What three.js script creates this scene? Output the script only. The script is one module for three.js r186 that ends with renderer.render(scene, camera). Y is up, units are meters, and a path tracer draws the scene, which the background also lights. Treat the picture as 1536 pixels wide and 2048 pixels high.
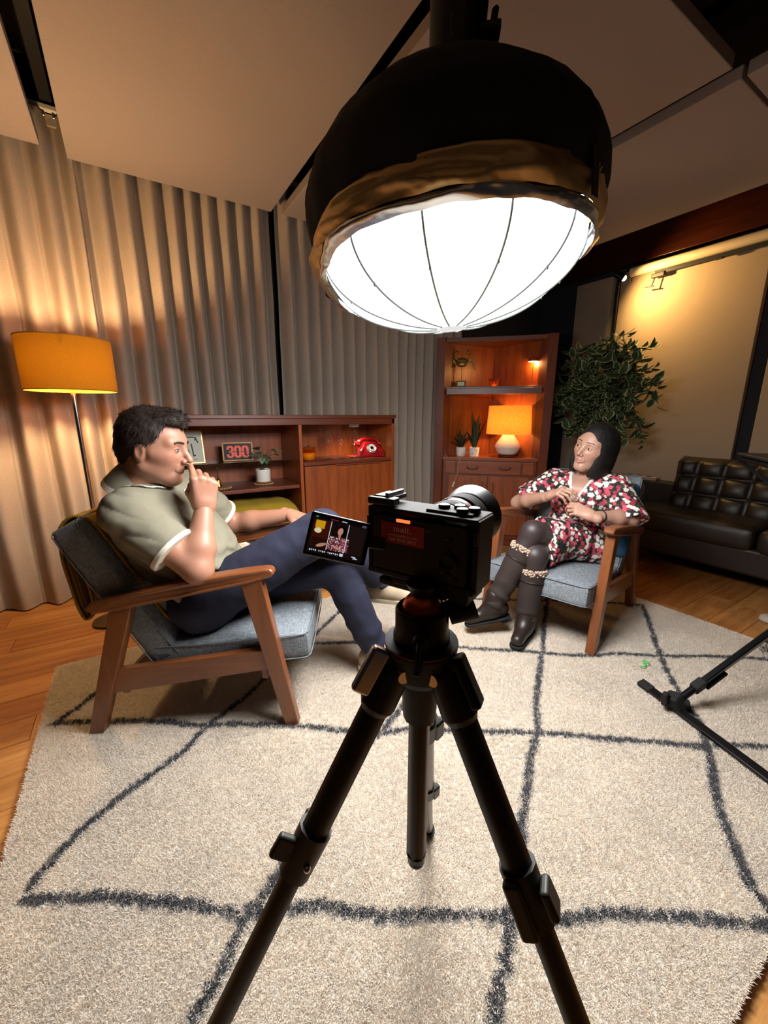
import * as THREE from 'three';
import { mergeGeometries } from 'three/addons/utils/BufferGeometryUtils.js';
import { RoundedBoxGeometry } from 'three/addons/geometries/RoundedBoxGeometry.js';
import { RectAreaLightUniformsLib } from 'three/addons/lights/RectAreaLightUniformsLib.js';
import { ImprovedNoise } from 'three/addons/math/ImprovedNoise.js';

// ---------- camera, exposure, lights ----------
const scene = new THREE.Scene();
scene.background = new THREE.Color(0, 0, 0);
const FPX = 805, PITCH = 13.5 * Math.PI / 180, YAW = 32 * Math.PI / 180, EYE = new THREE.Vector3(0, 1.10, 0);
const camera = new THREE.PerspectiveCamera(2 * Math.atan(1024 / FPX) * 180 / Math.PI, 0.75, 0.02, 40);
const FWD = new THREE.Vector3(Math.sin(YAW) * Math.cos(PITCH), -Math.sin(PITCH), -Math.cos(YAW) * Math.cos(PITCH));
camera.position.copy(EYE);
camera.lookAt(EYE.clone().add(FWD));
const renderer = new THREE.WebGLRenderer();
renderer.toneMapping = THREE.LinearToneMapping;
renderer.toneMappingExposure = 1.0;
renderer.shadowMap.enabled = true;
RectAreaLightUniformsLib.init();

const KEY = [1.0, 0.98, 0.97], WARM = [1.0, 0.60, 0.22];
// the lantern softbox: soft daylight from its white belly (panels of light just in front of the cloth)
const LANTERN = new THREE.Vector3(0.772, 1.505, -0.913);
function areaLight(pos, target, w, h, rgb, intensity) {
  const l = new THREE.RectAreaLight(new THREE.Color().setRGB(...rgb), intensity, w, h);
  l.position.copy(pos); l.lookAt(target); scene.add(l); return l;
}
areaLight(LANTERN.clone().add(new THREE.Vector3(0, -0.200, 0)), LANTERN.clone().add(new THREE.Vector3(0.001, -2, 0)), 0.34, 0.34, KEY, 66);
for (let k = 0; k < 6; k++) {
  const a = k / 6 * Math.PI * 2 + 0.3, d = new THREE.Vector3(Math.cos(a) * 0.76, -0.65, Math.sin(a) * 0.76);
  const p = LANTERN.clone().add(new THREE.Vector3(Math.cos(a) * 0.295, -0.125, Math.sin(a) * 0.295));
  areaLight(p, p.clone().add(d), 0.26, 0.13, KEY, 62);
}

// ---------- helpers ----------
const V = (x, y, z) => new THREE.Vector3(x, y, z);
const RIGHT = V(Math.cos(YAW), 0, Math.sin(YAW)), UPV = RIGHT.clone().cross(FWD);
const ray = (px, py) => FWD.clone().addScaledVector(RIGHT, (px - 768) / FPX).addScaledVector(UPV, (1024 - py) / FPX);
const atY = (px, py, y) => { const d = ray(px, py); return EYE.clone().addScaledVector(d, (y - EYE.y) / d.y); };
const atX = (px, py, x) => { const d = ray(px, py); return EYE.clone().addScaledVector(d, (x - EYE.x) / d.x); };
const atZ = (px, py, z) => { const d = ray(px, py); return EYE.clone().addScaledVector(d, (z - EYE.z) / d.z); };
let seedState = 12345;
const rnd = () => { seedState = (seedState * 1664525 + 1013904223) >>> 0; return seedState / 4294967296; };
const reseed = (s) => { seedState = s >>> 0; };
const rr = (a, b) => a + (b - a) * rnd();
const lerp = (a, b, t) => a + (b - a) * t;
const clamp = (x, a = 0, b = 1) => Math.max(a, Math.min(b, x));
const sstep = (a, b, x) => { const t = clamp((x - a) / (b - a)); return t * t * (3 - 2 * t); };
const perlin = new ImprovedNoise();
const nz = (x, y, z = 0) => perlin.noise(x + 31.7, y + 17.3, z + 7.9);
const fbm = (x, y, z = 0, o = 4) => { let s = 0, a = 0.5, f = 1; for (let i = 0; i < o; i++) { s += a * nz(x * f, y * f, z * f + i * 11.1); a *= 0.5; f *= 2.03; } return s; };

const usedNames = new Map();
function numbered(name) {
  const n = usedNames.get(name) || 0; usedNames.set(name, n + 1);
  return n ? name + '_' + String(n).padStart(3, '0') : name;
}
function shadows(m) { m.castShadow = true; m.receiveShadow = true; return m; }
function merged(geos) {
  if (!Array.isArray(geos)) return geos;
  if (geos.length === 1) return geos[0];
  const keep = ['position', 'normal', 'uv'];
  const hasColor = geos.every((g) => g.attributes.color);
  const list = geos.map((g) => {
    let h = g.index ? g.toNonIndexed() : g.clone();
    for (const k of Object.keys(h.attributes)) if (!keep.includes(k) && !(k === 'color' && hasColor)) h.deleteAttribute(k);
    if (!h.attributes.normal) h.computeVertexNormals();
    if (!h.attributes.uv) h.setAttribute('uv', new THREE.BufferAttribute(new Float32Array(h.attributes.position.count * 2), 2));
    h.morphAttributes = {}; h.groups = [];
    return h;
  });
  return mergeGeometries(list);
}
function part(parent, name, geos, mat, label) {
  const m = shadows(new THREE.Mesh(merged(geos), mat)); m.name = name; parent.add(m);
  if (label) m.userData.label = label;
  return m;
}
function thing(name, label, category, pos = [0, 0, 0], turn = 0, group) {
  const o = new THREE.Group(); o.name = numbered(name); scene.add(o);
  if (pos.isVector3) o.position.copy(pos); else o.position.set(...pos);
  o.rotation.y = turn; o.userData = { label, category };
  if (group) o.userData.group = group;
  return o;
}
function struct(name) { const o = new THREE.Group(); o.name = name; o.userData = { kind: 'structure' }; scene.add(o); return o; }

// geometry makers -------------------------------------------------
function uvBox(g, grain = 0, off = 0) {            // uv in metres, u along the grain axis
  const p = g.attributes.position, n = g.attributes.normal, uv = new Float32Array(p.count * 2);
  for (let i = 0; i < p.count; i++) {
    const a = [p.getX(i), p.getY(i), p.getZ(i)], b = [Math.abs(n.getX(i)), Math.abs(n.getY(i)), Math.abs(n.getZ(i))];
    const dom = b[0] >= b[1] && b[0] >= b[2] ? 0 : b[1] >= b[2] ? 1 : 2;
    let ax = [0, 1, 2].filter((k) => k !== dom);
    if (ax[1] === grain) ax = [ax[1], ax[0]];
    uv[i * 2] = a[ax[0]] + off; uv[i * 2 + 1] = a[ax[1]] + off * 0.37 + dom * 0.21;
  }
  g.setAttribute('uv', new THREE.BufferAttribute(uv, 2));
  return g;
}
let boxCount = 0;
function box(w, h, d, x = 0, y = 0, z = 0, r = 0.003, grain = -1, seg = 2) {
  r = Math.min(r, w / 2.05, h / 2.05, d / 2.05);
  let g = r > 0 ? new RoundedBoxGeometry(w, h, d, seg, r) : new THREE.BoxGeometry(w, h, d);
  if (g.index) g = g.toNonIndexed();
  if (grain < 0) grain = w >= h && w >= d ? 0 : h >= d ? 1 : 2;
  uvBox(g, grain, (boxCount++ % 17) * 0.173);
  return g.translate(x, y, z);
}
const QUP = V(0, 1, 0);
function aim(g, a, b) {                             // geometry along +y from origin to segment a-b (centred)
  const d = b.clone().sub(a), q = new THREE.Quaternion().setFromUnitVectors(QUP, d.clone().normalize());
  return g.applyQuaternion(q).translate((a.x + b.x) / 2, (a.y + b.y) / 2, (a.z + b.z) / 2);
}
function rod(a, b, ra, rb = ra, seg = 16) { return aim(new THREE.CylinderGeometry(rb, ra, a.distanceTo(b), seg, 1), a, b); }
function beam(a, b, w, d, r = 0.004, roll = 0) {    // rounded square bar from a to b
  const len = a.distanceTo(b); let g = box(w, len, d, 0, 0, 0, r, 1); if (roll) g.rotateY(roll); return aim(g, a, b);
}
function tube(pts, r, seg = 40, rs = 8, closed = false) {
  return new THREE.TubeGeometry(new THREE.CatmullRomCurve3(pts, closed), seg, r, rs, closed);
}
function lathe(profile, seg = 40) { return new THREE.LatheGeometry(profile.map(([x, y]) => new THREE.Vector2(x, y)), seg); }
function ball(r, x, y, z, sx = 1, sy = 1, sz = 1, ws = 20, hs = 14) { return new THREE.SphereGeometry(r, ws, hs).scale(sx, sy, sz).translate(x, y, z); }
function extrude(pts, depth, bevel = 0.002, seg = 2) {
  const s = new THREE.Shape(pts.map(([x, y]) => new THREE.Vector2(x, y)));
  return new THREE.ExtrudeGeometry(s, { depth, bevelEnabled: bevel > 0, bevelThickness: bevel, bevelSize: bevel, bevelSegments: seg, curveSegments: 12 });
}
function bulge(g, fn) { const p = g.attributes.position, v = V(0, 0, 0); for (let i = 0; i < p.count; i++) { v.fromBufferAttribute(p, i); fn(v); p.setXYZ(i, v.x, v.y, v.z); } g.computeVertexNormals(); return g; }
// a soft cushion: subdivided rounded box with crowned faces
function cushion(w, h, d, crown = 0.02, seg = 18, r = 0.02) {
  const g = new THREE.BoxGeometry(w, h, d, seg, 6, seg);
  const p = g.attributes.position, uv = new Float32Array(p.count * 2), nrm = g.attributes.normal;
  for (let i = 0; i < p.count; i++) {
    let x = p.getX(i), y = p.getY(i), z = p.getZ(i);
    const nx = Math.abs(nrm.getX(i)), ny = Math.abs(nrm.getY(i));
    uv[i * 2] = nx > 0.5 ? z : x; uv[i * 2 + 1] = ny > 0.5 ? z : y;
    const ex = Math.max(0, Math.abs(x) - (w / 2 - r)), ey = Math.max(0, Math.abs(y) - (h / 2 - r)), ez = Math.max(0, Math.abs(z) - (d / 2 - r));
    const l = Math.hypot(ex, ey, ez);
    if (l > r) { const k = r / l; x -= Math.sign(x) * ex * (1 - k); y -= Math.sign(y) * ey * (1 - k); z -= Math.sign(z) * ez * (1 - k); }
    const u = 1 - (2 * x / w) ** 2, t = 1 - (2 * z / d) ** 2;
    y += Math.sign(y) * crown * Math.max(0, u) * Math.max(0, t) * Math.abs(2 * y / h);
    p.setXYZ(i, x, y, z);
  }
  g.setAttribute('uv', new THREE.BufferAttribute(uv, 2));
  g.deleteAttribute('normal');
  const out = g; out.computeVertexNormals();
  return out;
}

// ---------- textures & materials ----------
function dataTex(w, h, fn, srgb = true, wrap = THREE.MirroredRepeatWrapping) {
  const d = new Uint8Array(w * h * 4);
  for (let y = 0; y < h; y++) for (let x = 0; x < w; x++) {
    const c = fn(x / w, y / h, x, y), o = (y * w + x) * 4;
    d[o] = clamp(c[0], 0, 255); d[o + 1] = clamp(c[1], 0, 255); d[o + 2] = clamp(c[2], 0, 255); d[o + 3] = 255;
  }
  const t = new THREE.DataTexture(d, w, h); t.magFilter = THREE.LinearFilter; t.minFilter = THREE.LinearMipmapLinearFilter;
  t.wrapS = t.wrapT = wrap; if (srgb) t.colorSpace = THREE.SRGBColorSpace; t.needsUpdate = true; return t;
}
function woodTex(seed, light, dark, rings = 9, contrast = 1) {      // one tile is 1 m along the grain, 0.5 m across
  return dataTex(512, 512, (u, v) => {
    const warp = fbm(u * 1.6 + seed, v * 2.5, seed, 3) * 0.22;
    const r = (v + warp) * rings + fbm(u * 3 + seed * 2, v * 14, 2, 2) * 0.8;
    const ring = Math.abs((r % 1 + 1) % 1 - 0.5) * 2;
    const fine = nz(u * 26 + seed, v * 190, 3) * 0.5 + nz(u * 9, v * 70 + seed, 5) * 0.5;
    const pore = Math.max(0, nz(u * 34, v * 300, seed)) * 0.7;
    const k = clamp(0.5 + (ring - 0.5) * 0.42 * contrast + fine * 0.5 * contrast - pore * 0.35 * contrast + fbm(u * 2, v * 3, seed + 9, 2) * 0.5);
    return [lerp(dark[0], light[0], k), lerp(dark[1], light[1], k), lerp(dark[2], light[2], k)];
  });
}
function sized(t, ru, rv) { const c = t.clone(); c.repeat.set(ru, rv); c.needsUpdate = true; return c; }
const std = (o) => new THREE.MeshStandardMaterial(o);
const phys = (o) => new THREE.MeshPhysicalMaterial(o);
const col = (hex) => new THREE.Color(hex);
function woodMat(tex, rough = 0.42, coat = 0.25, bump = 0.0004) {
  const m = sized(tex, 1, 2);
  return phys({ map: m, roughness: rough, clearcoat: coat, clearcoatRoughness: 0.3, bumpMap: m, bumpScale: bump });
}
const T = {};
T.teak = woodTex(1.3, [166, 84, 30], [106, 46, 12], 7, 0.8);
T.teakDark = woodTex(4.1, [124, 57, 24], [76, 31, 11], 7, 0.8);
T.walnut = woodTex(7.7, [150, 88, 46], [98, 52, 24], 6, 0.6);
T.oak = [woodTex(11, [205, 148, 84], [150, 96, 44], 6, 1.0), woodTex(15, [192, 130, 68], [136, 82, 36], 8, 1.1), woodTex(19, [214, 158, 92], [164, 106, 52], 5, 0.9)];
T.weave = dataTex(256, 256, (u, v, x, y) => {
  const a = (x % 4 < 2) === (y % 4 < 2) ? 1 : 0.86, slubX = nz(x * 0.03, y * 0.55, 1), slubY = nz(x * 0.55, y * 0.03, 4), g = nz(x * 0.9, y * 0.9, 8) * 0.1;
  const k = a * (0.92 + 0.30 * slubX + 0.30 * slubY + g);
  return [196 * k, 199 * k, 200 * k];
}, true, THREE.RepeatWrapping);
T.cloth = dataTex(256, 256, (u, v, x, y) => { const k = 0.92 + 0.08 * nz(x * 0.7, y * 0.06, 3) + 0.08 * nz(x * 0.06, y * 0.7, 5) + ((x + y) % 2) * 0.02; return [255 * k, 255 * k, 255 * k]; }, true, THREE.RepeatWrapping);
const M = {};
M.teak = woodMat(T.teak, 0.42, 0.3);
M.teakDark = woodMat(T.teakDark, 0.45, 0.25);
M.walnut = woodMat(T.walnut, 0.38, 0.35);
M.oak = T.oak.map((t) => woodMat(t, 0.42, 0.15, 0.0006));
M.black = std({ color: col('#0c0c0d'), roughness: 0.55 });
M.blackMetal = std({ color: col('#101113'), roughness: 0.38, metalness: 0.6 });
M.rubber = std({ color: col('#0a0a0a'), roughness: 0.8 });
M.chrome = std({ color: col('#d8d8d8'), roughness: 0.18, metalness: 1 });
M.brass = std({ color: col('#b98d3e'), roughness: 0.3, metalness: 1 });
M.darkBrass = std({ color: col('#5b4a22'), roughness: 0.4, metalness: 0.8 });
M.white = std({ color: col('#e9e6de'), roughness: 0.55 });
M.glass = phys({ color: 0xffffff, roughness: 0.02, transmission: 1, thickness: 0, ior: 1.45 });
const fabric = (tex, color, rep, bump = 0.0006, rough = 0.95) => { const t = sized(tex, rep, rep); return std({ color, map: t, bumpMap: t, bumpScale: bump, roughness: rough }); };
M.greyFabric = fabric(T.weave, col('#b4bcc4'), 5);
M.mustard = fabric(T.cloth, col('#c8951f'), 20, 0.0012);
// ================= the room =================
{
  const floor = struct('floor');
  part(floor, 'subfloor', box(6.6, 0.06, 5.2, 0.9, -0.046, -0.75, 0), std({ color: col('#3a2818'), roughness: 0.9 }));
  reseed(77);
  const W = 0.148, L = 1.25, variants = [];
  for (let k = 0; k < 6; k++) { const g = new THREE.BoxGeometry(L - 0.002, 0.016, W - 0.002); uvBox(g, 0, k * 0.61); const uv = g.attributes.uv; for (let i = 0; i < uv.count; i++) uv.setY(i, uv.getY(i) + k * 0.37); variants.push(g); }
  for (let r = 0; r < 32; r++) {
    const z = -3.06 + r * W, off = rnd() * L;
    for (let k = -1; k < 5; k++) {
      let x = -2.15 + off + k * L; if (x - L / 2 > 3.95 || x + L / 2 < -2.2) continue;
      const m = part(floor, 'plank', variants[Math.floor(rnd() * 6)], M.oak[Math.floor(rnd() * 3)]);
      m.position.set(x, -0.008 - rnd() * 0.0008, z);
    }
  }
  const wallPaint = std({ color: col('#26262b'), roughness: 0.95 });   // the whole studio has one charcoal wall paint, seen bare in the slots between the fabric panels
  const solid = (name, w, h, d, x, y, z, m) => { const s = struct(name); part(s, 'surface', box(w, h, d, x, y, z, 0), m); return s; };
  solid('wall_back', 6.6, 2.9, 0.12, 0.9, 1.43, -3.14, wallPaint);
  const wr = solid('wall_right', 0.12, 2.9, 5.2, 3.95, 1.43, -0.75, wallPaint);
  solid('wall_left', 0.12, 2.9, 5.2, -2.26, 1.43, -0.75, wallPaint);
  solid('wall_front', 6.6, 2.9, 0.12, 0.9, 1.43, 1.82, wallPaint);
  const ceil = struct('ceiling');
  part(ceil, 'slab', box(6.6, 0.1, 5.2, 0.9, 2.86, -0.75, 0), std({ color: col('#2b2723'), roughness: 0.95 }));
  const panelTex = dataTex(256, 256, (u, v, x, y) => { const k = 0.94 + 0.07 * nz(x * 0.8, y * 0.8, 2) + 0.05 * nz(x * 0.2, y * 0.25, 4); return [255 * k, 255 * k, 255 * k]; }, true, THREE.RepeatWrapping);
  const panelFabric = fabric(panelTex, col('#a79b95'), 4, 0.0005);
  for (const [x0, x1, z0, z1] of [[-1.24, -0.19, -2.84, -0.86], [-0.09, 0.955, -2.90, -0.86], [1.032, 2.105, -2.90, -0.885], [2.19, 3.23, -2.90, -0.885], [2.19, 3.23, -0.87, 1.14], [-1.24, -0.19, -0.78, 1.2], [-0.09, 0.955, -0.78, 1.2]])
    part(ceil, 'acoustic_panel', box(x1 - x0, 0.05, z1 - z0, (x0 + x1) / 2, 2.395, (z0 + z1) / 2, 0.004), panelFabric);
  // hangers that hold the panels under the slab
  for (const x of [-0.14, 0.993, 2.148]) part(ceil, 'ceiling_batten', box(0.05, 0.05, 3.9, x, 2.62, -0.95, 0.002), M.black);
  const wallFabric = fabric(panelTex, col('#a8947f'), 4, 0.0005);
  for (const [z0, z1] of [[-2.62, -2.27], [-2.20, -1.195], [-1.10, -0.08], [0.0, 1.0]])
    part(wr, 'acoustic_panel', box(0.05, 1.74, z1 - z0, 3.845, 1.43, (z0 + z1) / 2, 0.004), wallFabric);
  // glossy timber fascia above the wall panels
  const t1 = struct('trim_1');
  part(t1, 'fascia', box(0.05, 0.50, 4.6, 3.84, 2.60, -0.75, 0.004, 2), phys({ color: col('#94897c'), map: sized(T.teakDark, 1, 2), roughness: 0.30, clearcoat: 0.4, clearcoatRoughness: 0.25 }));
  // low dark ledge along the wall under the panels
  const t2 = struct('trim_2');
  part(t2, 'ledge', [box(0.22, 0.56, 2.9, 3.78, 0.28, -1.5, 0.004, 2)], std({ color: col('#17110d'), roughness: 0.5 }));
}

// pale strip lying on the dark ledge
{
  const p = atY(1315, 948, 0.565);
  const o = thing('power_strip', 'pale plastic strip lying on the dark ledge behind the sofa', 'power strip', [3.74, 0.56, -1.78], 0);
  part(o, 'body', box(0.06, 0.03, 0.30, 0, 0.016, 0, 0.006), std({ color: col('#9a8478'), roughness: 0.5 }));
  part(o, 'socket', [box(0.035, 0.004, 0.04, 0, 0.032, -0.08, 0.001), box(0.035, 0.004, 0.04, 0, 0.032, 0.0, 0.001), box(0.035, 0.004, 0.04, 0, 0.032, 0.08, 0.001)], M.black);
}

// ================= curtains =================
const curtainMat = (() => { const t = sized(T.cloth, 6, 6); return phys({ color: col('#b7aa9b'), map: t, bumpMap: t, bumpScale: 0.0006, roughness: 0.9, side: THREE.DoubleSide, sheen: 0.25, sheenRoughness: 0.6 }); })();
function curtain(x0, x1, seed, label, period, H = 2.56) {
  const nx = Math.round((x1 - x0) / 0.0045), ny = 34, pos = [], uv = [], idx = [];
  for (let j = 0; j <= ny; j++) {
    const t = j / ny, y = lerp(0.008, H, t);
    for (let i = 0; i <= nx; i++) {
      const s = x0 + (x1 - x0) * i / nx;
      const q = s / period + 0.55 * nz(s * 2.2, seed, 0) + 0.16 * nz(s * 3, y * 0.7, seed) * (1 - t);
      const ph = q * Math.PI * 2, w = Math.sin(ph);
      const amp = (0.040 + 0.012 * nz(q * 0.7 + seed, 3.3, 1)) * lerp(1.1, 0.8, sstep(0.2, 1, t));
      const ridge = 2 * Math.pow(0.5 + 0.5 * w, 1.45) - 0.85 + 0.10 * Math.sin(ph * 2 + 1 + seed);
      const x = s - 0.010 * Math.cos(ph) + 0.02 * nz(s * 5, y * 0.9, seed + 4) * (1 - t);
      const z = -2.935 + amp * ridge + 0.012 * nz(s * 9, y * 2.2, seed + 8) + 0.02 * nz(s * 1.7, y * 0.6, seed + 2) * (1 - t) + 0.004 * nz(s * 40, y * 5, seed);
      pos.push(clamp(x, x0, x1), y, z); uv.push(s * 1.5, y);
    }
  }
  for (let j = 0; j < ny; j++) for (let i = 0; i < nx; i++) { const a = j * (nx + 1) + i, b = a + 1, c = a + nx + 1, d = c + 1; idx.push(a, b, d, a, d, c); }
  const g = new THREE.BufferGeometry();
  g.setAttribute('position', new THREE.Float32BufferAttribute(pos, 3)); g.setAttribute('uv', new THREE.Float32BufferAttribute(uv, 2)); g.setIndex(idx); g.computeVertexNormals();
  const o = thing('curtain', label, 'curtain');
  part(o, 'fabric', g, curtainMat);
  const hem = g.clone(); // stitched double hem at the foot
  part(o, 'header_tape', box(x1 - x0 - 0.01, 0.05, 0.012, (x0 + x1) / 2, H - 0.02, -2.95, 0.002), curtainMat);
  return o;
}
curtain(-1.55, -0.07, 3.1, 'floor-length pleated beige curtain behind the yellow floor lamp', 0.135);
curtain(-0.085, 0.952, 8.4, 'pleated grey-beige curtain between the floor lamp and the dark gap', 0.108);
curtain(0.978, 2.62, 14.2, 'pleated grey curtain behind the drinks cabinet and the corner unit', 0.100);
{
  const o = thing('curtain_track', 'white metal curtain track seen in the slots between the ceiling panels', 'curtain track', [0, 2.57, -2.93]);
  part(o, 'rail', box(4.2, 0.022, 0.03, 0.55, 0.011, 0, 0.003), M.white);
  for (const x of [-0.16, -0.12, 0.985, 1.01]) part(o, 'glider', box(0.012, 0.03, 0.014, x, -0.012, 0, 0.003), M.chrome);
}

// ================= rug =================
const RUG = { x0: -0.395, x1: 2.50, z0: -2.09, z1: -0.085, y: 0.021 };
const rugLines = [
  [[48, 1795], [130, 1798], [200, 1793], [300, 1800], [390, 1808], [430, 1820], [490, 1830], [545, 1822], [590, 1816], [650, 1810], [700, 1825], [760, 1832], [830, 1832], [900, 1827], [980, 1832], [1060, 1841], [1120, 1838], [1180, 1829], [1236, 1826], [1300, 1830], [1380, 1831], [1440, 1840], [1490, 1850], [1536, 1845], [1640, 1860]],
  [[48, 1795], [75, 1755], [150, 1670], [210, 1620], [270, 1570], [330, 1530], [370, 1500], [390, 1478], [412, 1452], [450, 1425], [500, 1385], [540, 1345], [590, 1305], [622, 1278], [640, 1260], [680, 1222], [705, 1208], [740, 1196]],
  [[105, 1448], [150, 1443], [215, 1443], [300, 1440], [350, 1445], [380, 1450], [412, 1452], [460, 1447], [560, 1450], [640, 1455], [700, 1461], [760, 1466], [818, 1458], [900, 1460], [960, 1462], [1060, 1465], [1130, 1468], [1200, 1476], [1260, 1480], [1340, 1486], [1400, 1493], [1470, 1490], [1536, 1492], [1600, 1500]],
  [[105, 1448], [160, 1412], [195, 1382], [240, 1360], [285, 1338], [360, 1304], [430, 1266]],
  [[372, 2060], [400, 2010], [440, 1950], [470, 1880], [490, 1830], [520, 1800], [545, 1760], [570, 1720], [600, 1670], [625, 1630], [652, 1585], [690, 1520], [725, 1490], [760, 1466], [800, 1420], [840, 1360], [870, 1320], [897, 1292]],
  [[982, 2060], [1000, 1980], [1012, 1900], [1025, 1840], [1035, 1760], [1042, 1690], [1044, 1640], [1052, 1590], [1060, 1520], [1075, 1468], [1072, 1400], [1080, 1330], [1085, 1300], [1088, 1250], [1095, 1200], [1103, 1160]],
  [[560, 1290], [618, 1288], [660, 1286], [720, 1284], [800, 1288], [897, 1292], [950, 1297], [1010, 1300], [1060, 1303], [1130, 1309], [1200, 1311], [1230, 1306], [1290, 1310], [1325, 1312], [1400, 1311], [1470, 1314], [1536, 1318]],
  [[1285, 1210], [1300, 1250], [1313, 1290], [1322, 1312], [1332, 1340], [1345, 1360], [1362, 1392], [1395, 1440], [1415, 1493], [1425, 1530], [1430, 1580], [1440, 1620], [1460, 1670], [1480, 1720], [1500, 1770], [1536, 1815], [1580, 1860]],
  [[1285, 1210], [1250, 1207], [1215, 1205], [1105, 1201], [960, 1198], [897, 1197], [798, 1194], [740, 1196]],
  [[889, 1218], [915, 1190], [940, 1168]], [[889, 1218], [870, 1255], [840, 1288]],
].map((l) => l.map(([x, y]) => { const p = atY(x, y, 0.028); return [p.x, p.z]; }));
const rugCell = new Map();
for (const l of rugLines) for (let i = 0; i + 1 < l.length; i++) {
  const [ax, az] = l[i], [bx, bz] = l[i + 1], n = Math.max(1, Math.ceil(Math.hypot(bx - ax, bz - az) / 0.05)), done = new Set();
  for (let k = 0; k <= n; k++) { const cx = Math.floor(lerp(ax, bx, k / n) / 0.1), cz = Math.floor(lerp(az, bz, k / n) / 0.1);
    for (let dx = -1; dx <= 1; dx++) for (let dz = -1; dz <= 1; dz++) { const key = (cx + dx) + ',' + (cz + dz); if (done.has(key)) continue; done.add(key); if (!rugCell.has(key)) rugCell.set(key, []); rugCell.get(key).push([ax, az, bx, bz]); } }
}
function rugLineDist(x, z) {
  let best = 1; const list = rugCell.get(Math.floor(x / 0.1) + ',' + Math.floor(z / 0.1)); if (!list) return best;
  for (const [ax, az, bx, bz] of list) { const ex = bx - ax, ez = bz - az, t = clamp(((x - ax) * ex + (z - az) * ez) / (ex * ex + ez * ez + 1e-9)); best = Math.min(best, Math.hypot(x - ax - ex * t, z - az - ez * t)); }
  return best;
}
{
  const o = thing('shag_rug', 'large cream shag rug with wavy charcoal diamond lines', 'rug', [0, 0, 0]);
  part(o, 'backing', box(RUG.x1 - RUG.x0, RUG.y, RUG.z1 - RUG.z0, (RUG.x0 + RUG.x1) / 2, RUG.y / 2, (RUG.z0 + RUG.z1) / 2, 0.004), std({ color: col('#efe9dd'), roughness: 1 }));
  // one tuft: a few bent blades
  reseed(5); const pos = [], idx = [];
  for (let b = 0; b < 9; b++) {
    const a = b / 9 * Math.PI * 2 + rr(-0.4, 0.4), lean = rr(0.2, 1.0), h = rr(0.7, 1.1), w = 0.085, ca = Math.cos(a), sa = Math.sin(a), px = -sa * w, pz = ca * w, o0 = pos.length / 3;
    const bx = ca * 0.12, bz = sa * 0.12;
    for (const [t, ww] of [[0, 1], [0.55, 0.95]]) { const r = lean * t * t * 0.9, y = h * t * (1 - 0.12 * t * lean); for (const s of [-1, 1]) pos.push(bx + ca * r + px * ww * s, y, bz + sa * r + pz * ww * s); }
    pos.push(bx + ca * lean * 0.95, h * (1 - 0.25 * lean), bz + sa * lean * 0.95);
    idx.push(o0, o0 + 1, o0 + 3, o0, o0 + 3, o0 + 2, o0 + 2, o0 + 3, o0 + 4);
  }
  const g = new THREE.BufferGeometry(); g.setAttribute('position', new THREE.Float32BufferAttribute(pos, 3)); g.setIndex(idx); g.computeVertexNormals();
  const spots = []; reseed(99);
  const area = (x0, x1, z0, z1, step) => { for (let x = x0; x < x1; x += step) for (let z = z0; z < z1; z += step) spots.push([x + rr(-0.5, 0.5) * step, z + rr(-0.5, 0.5) * step, step]); };
  area(RUG.x0 + 0.003, RUG.x1, RUG.z0 + 0.003, RUG.z1, 0.0060);
  const mat = phys({ color: 0xffffff, roughness: 1, transmission: 0.4, thickness: 0, side: THREE.DoubleSide });
  const im = new THREE.InstancedMesh(g, mat, spots.length); im.name = 'pile'; im.userData.kind = 'stuff'; shadows(im); o.add(im);
  const m4 = new THREE.Matrix4(), q = new THREE.Quaternion(), e = new THREE.Euler(), c = new THREE.Color();
  spots.forEach(([x, z, step], i) => {
    const comb = fbm(x * 2.4, z * 2.4, 3, 3), comb2 = fbm(x * 2.4 + 40, z * 2.4, 9, 3);
    e.set(comb * 0.9 + rr(-0.25, 0.25), rnd() * 6.28, comb2 * 0.9 + rr(-0.25, 0.25)); q.setFromEuler(e);
    const edge = Math.min(x - RUG.x0, RUG.x1 - x, z - RUG.z0, RUG.z1 - z), hh = (0.0125 + 0.004 * rnd() + 0.003 * fbm(x * 9, z * 9, 1, 2)) * (edge < 0.01 ? 0.8 : 1);
    m4.compose(V(x, RUG.y - 0.003, z), q, V(0.0125, hh, 0.0125)); im.setMatrixAt(i, m4);
    const d = rugLineDist(x, z) + rr(-0.004, 0.004) + 0.005 * nz(x * 22, z * 22, 6);
    const dark = d < 0.0115 && rnd() < 0.93;
    if (dark) { const k = rr(0.75, 1.35); c.setRGB(0.088 * k, 0.086 * k, 0.096 * k); }
    else { const k = rr(0.90, 1.03) * (1 + 0.10 * fbm(x * 5, z * 5, 8, 3)), y = rr(0.94, 1.0); c.setRGB(0.90 * k, 0.86 * k * y, 0.785 * k * y * y); }
    im.setColorAt(i, c);
  });
  im.instanceMatrix.needsUpdate = true; im.instanceColor.needsUpdate = true;
  console.log('tufts', spots.length);
}
{
  const p = atY(1288, 1329, 0.034);
  const o = thing('ribbon_scrap', 'tiny bright green thread scrap lying on the cream rug', 'scrap', [p.x, 0.036, p.z]);
  part(o, 'thread', tube([V(-0.035, 0, 0.0), V(-0.018, 0.003, 0.012), V(0.0, 0.004, 0.006), V(0.014, 0.006, -0.012), V(0.024, 0.005, 0), V(0.014, 0.006, 0.012), V(0.006, 0.004, 0.0)], 0.0026, 40, 6), std({ color: col('#38c44a'), roughness: 0.6 }));
}
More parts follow.
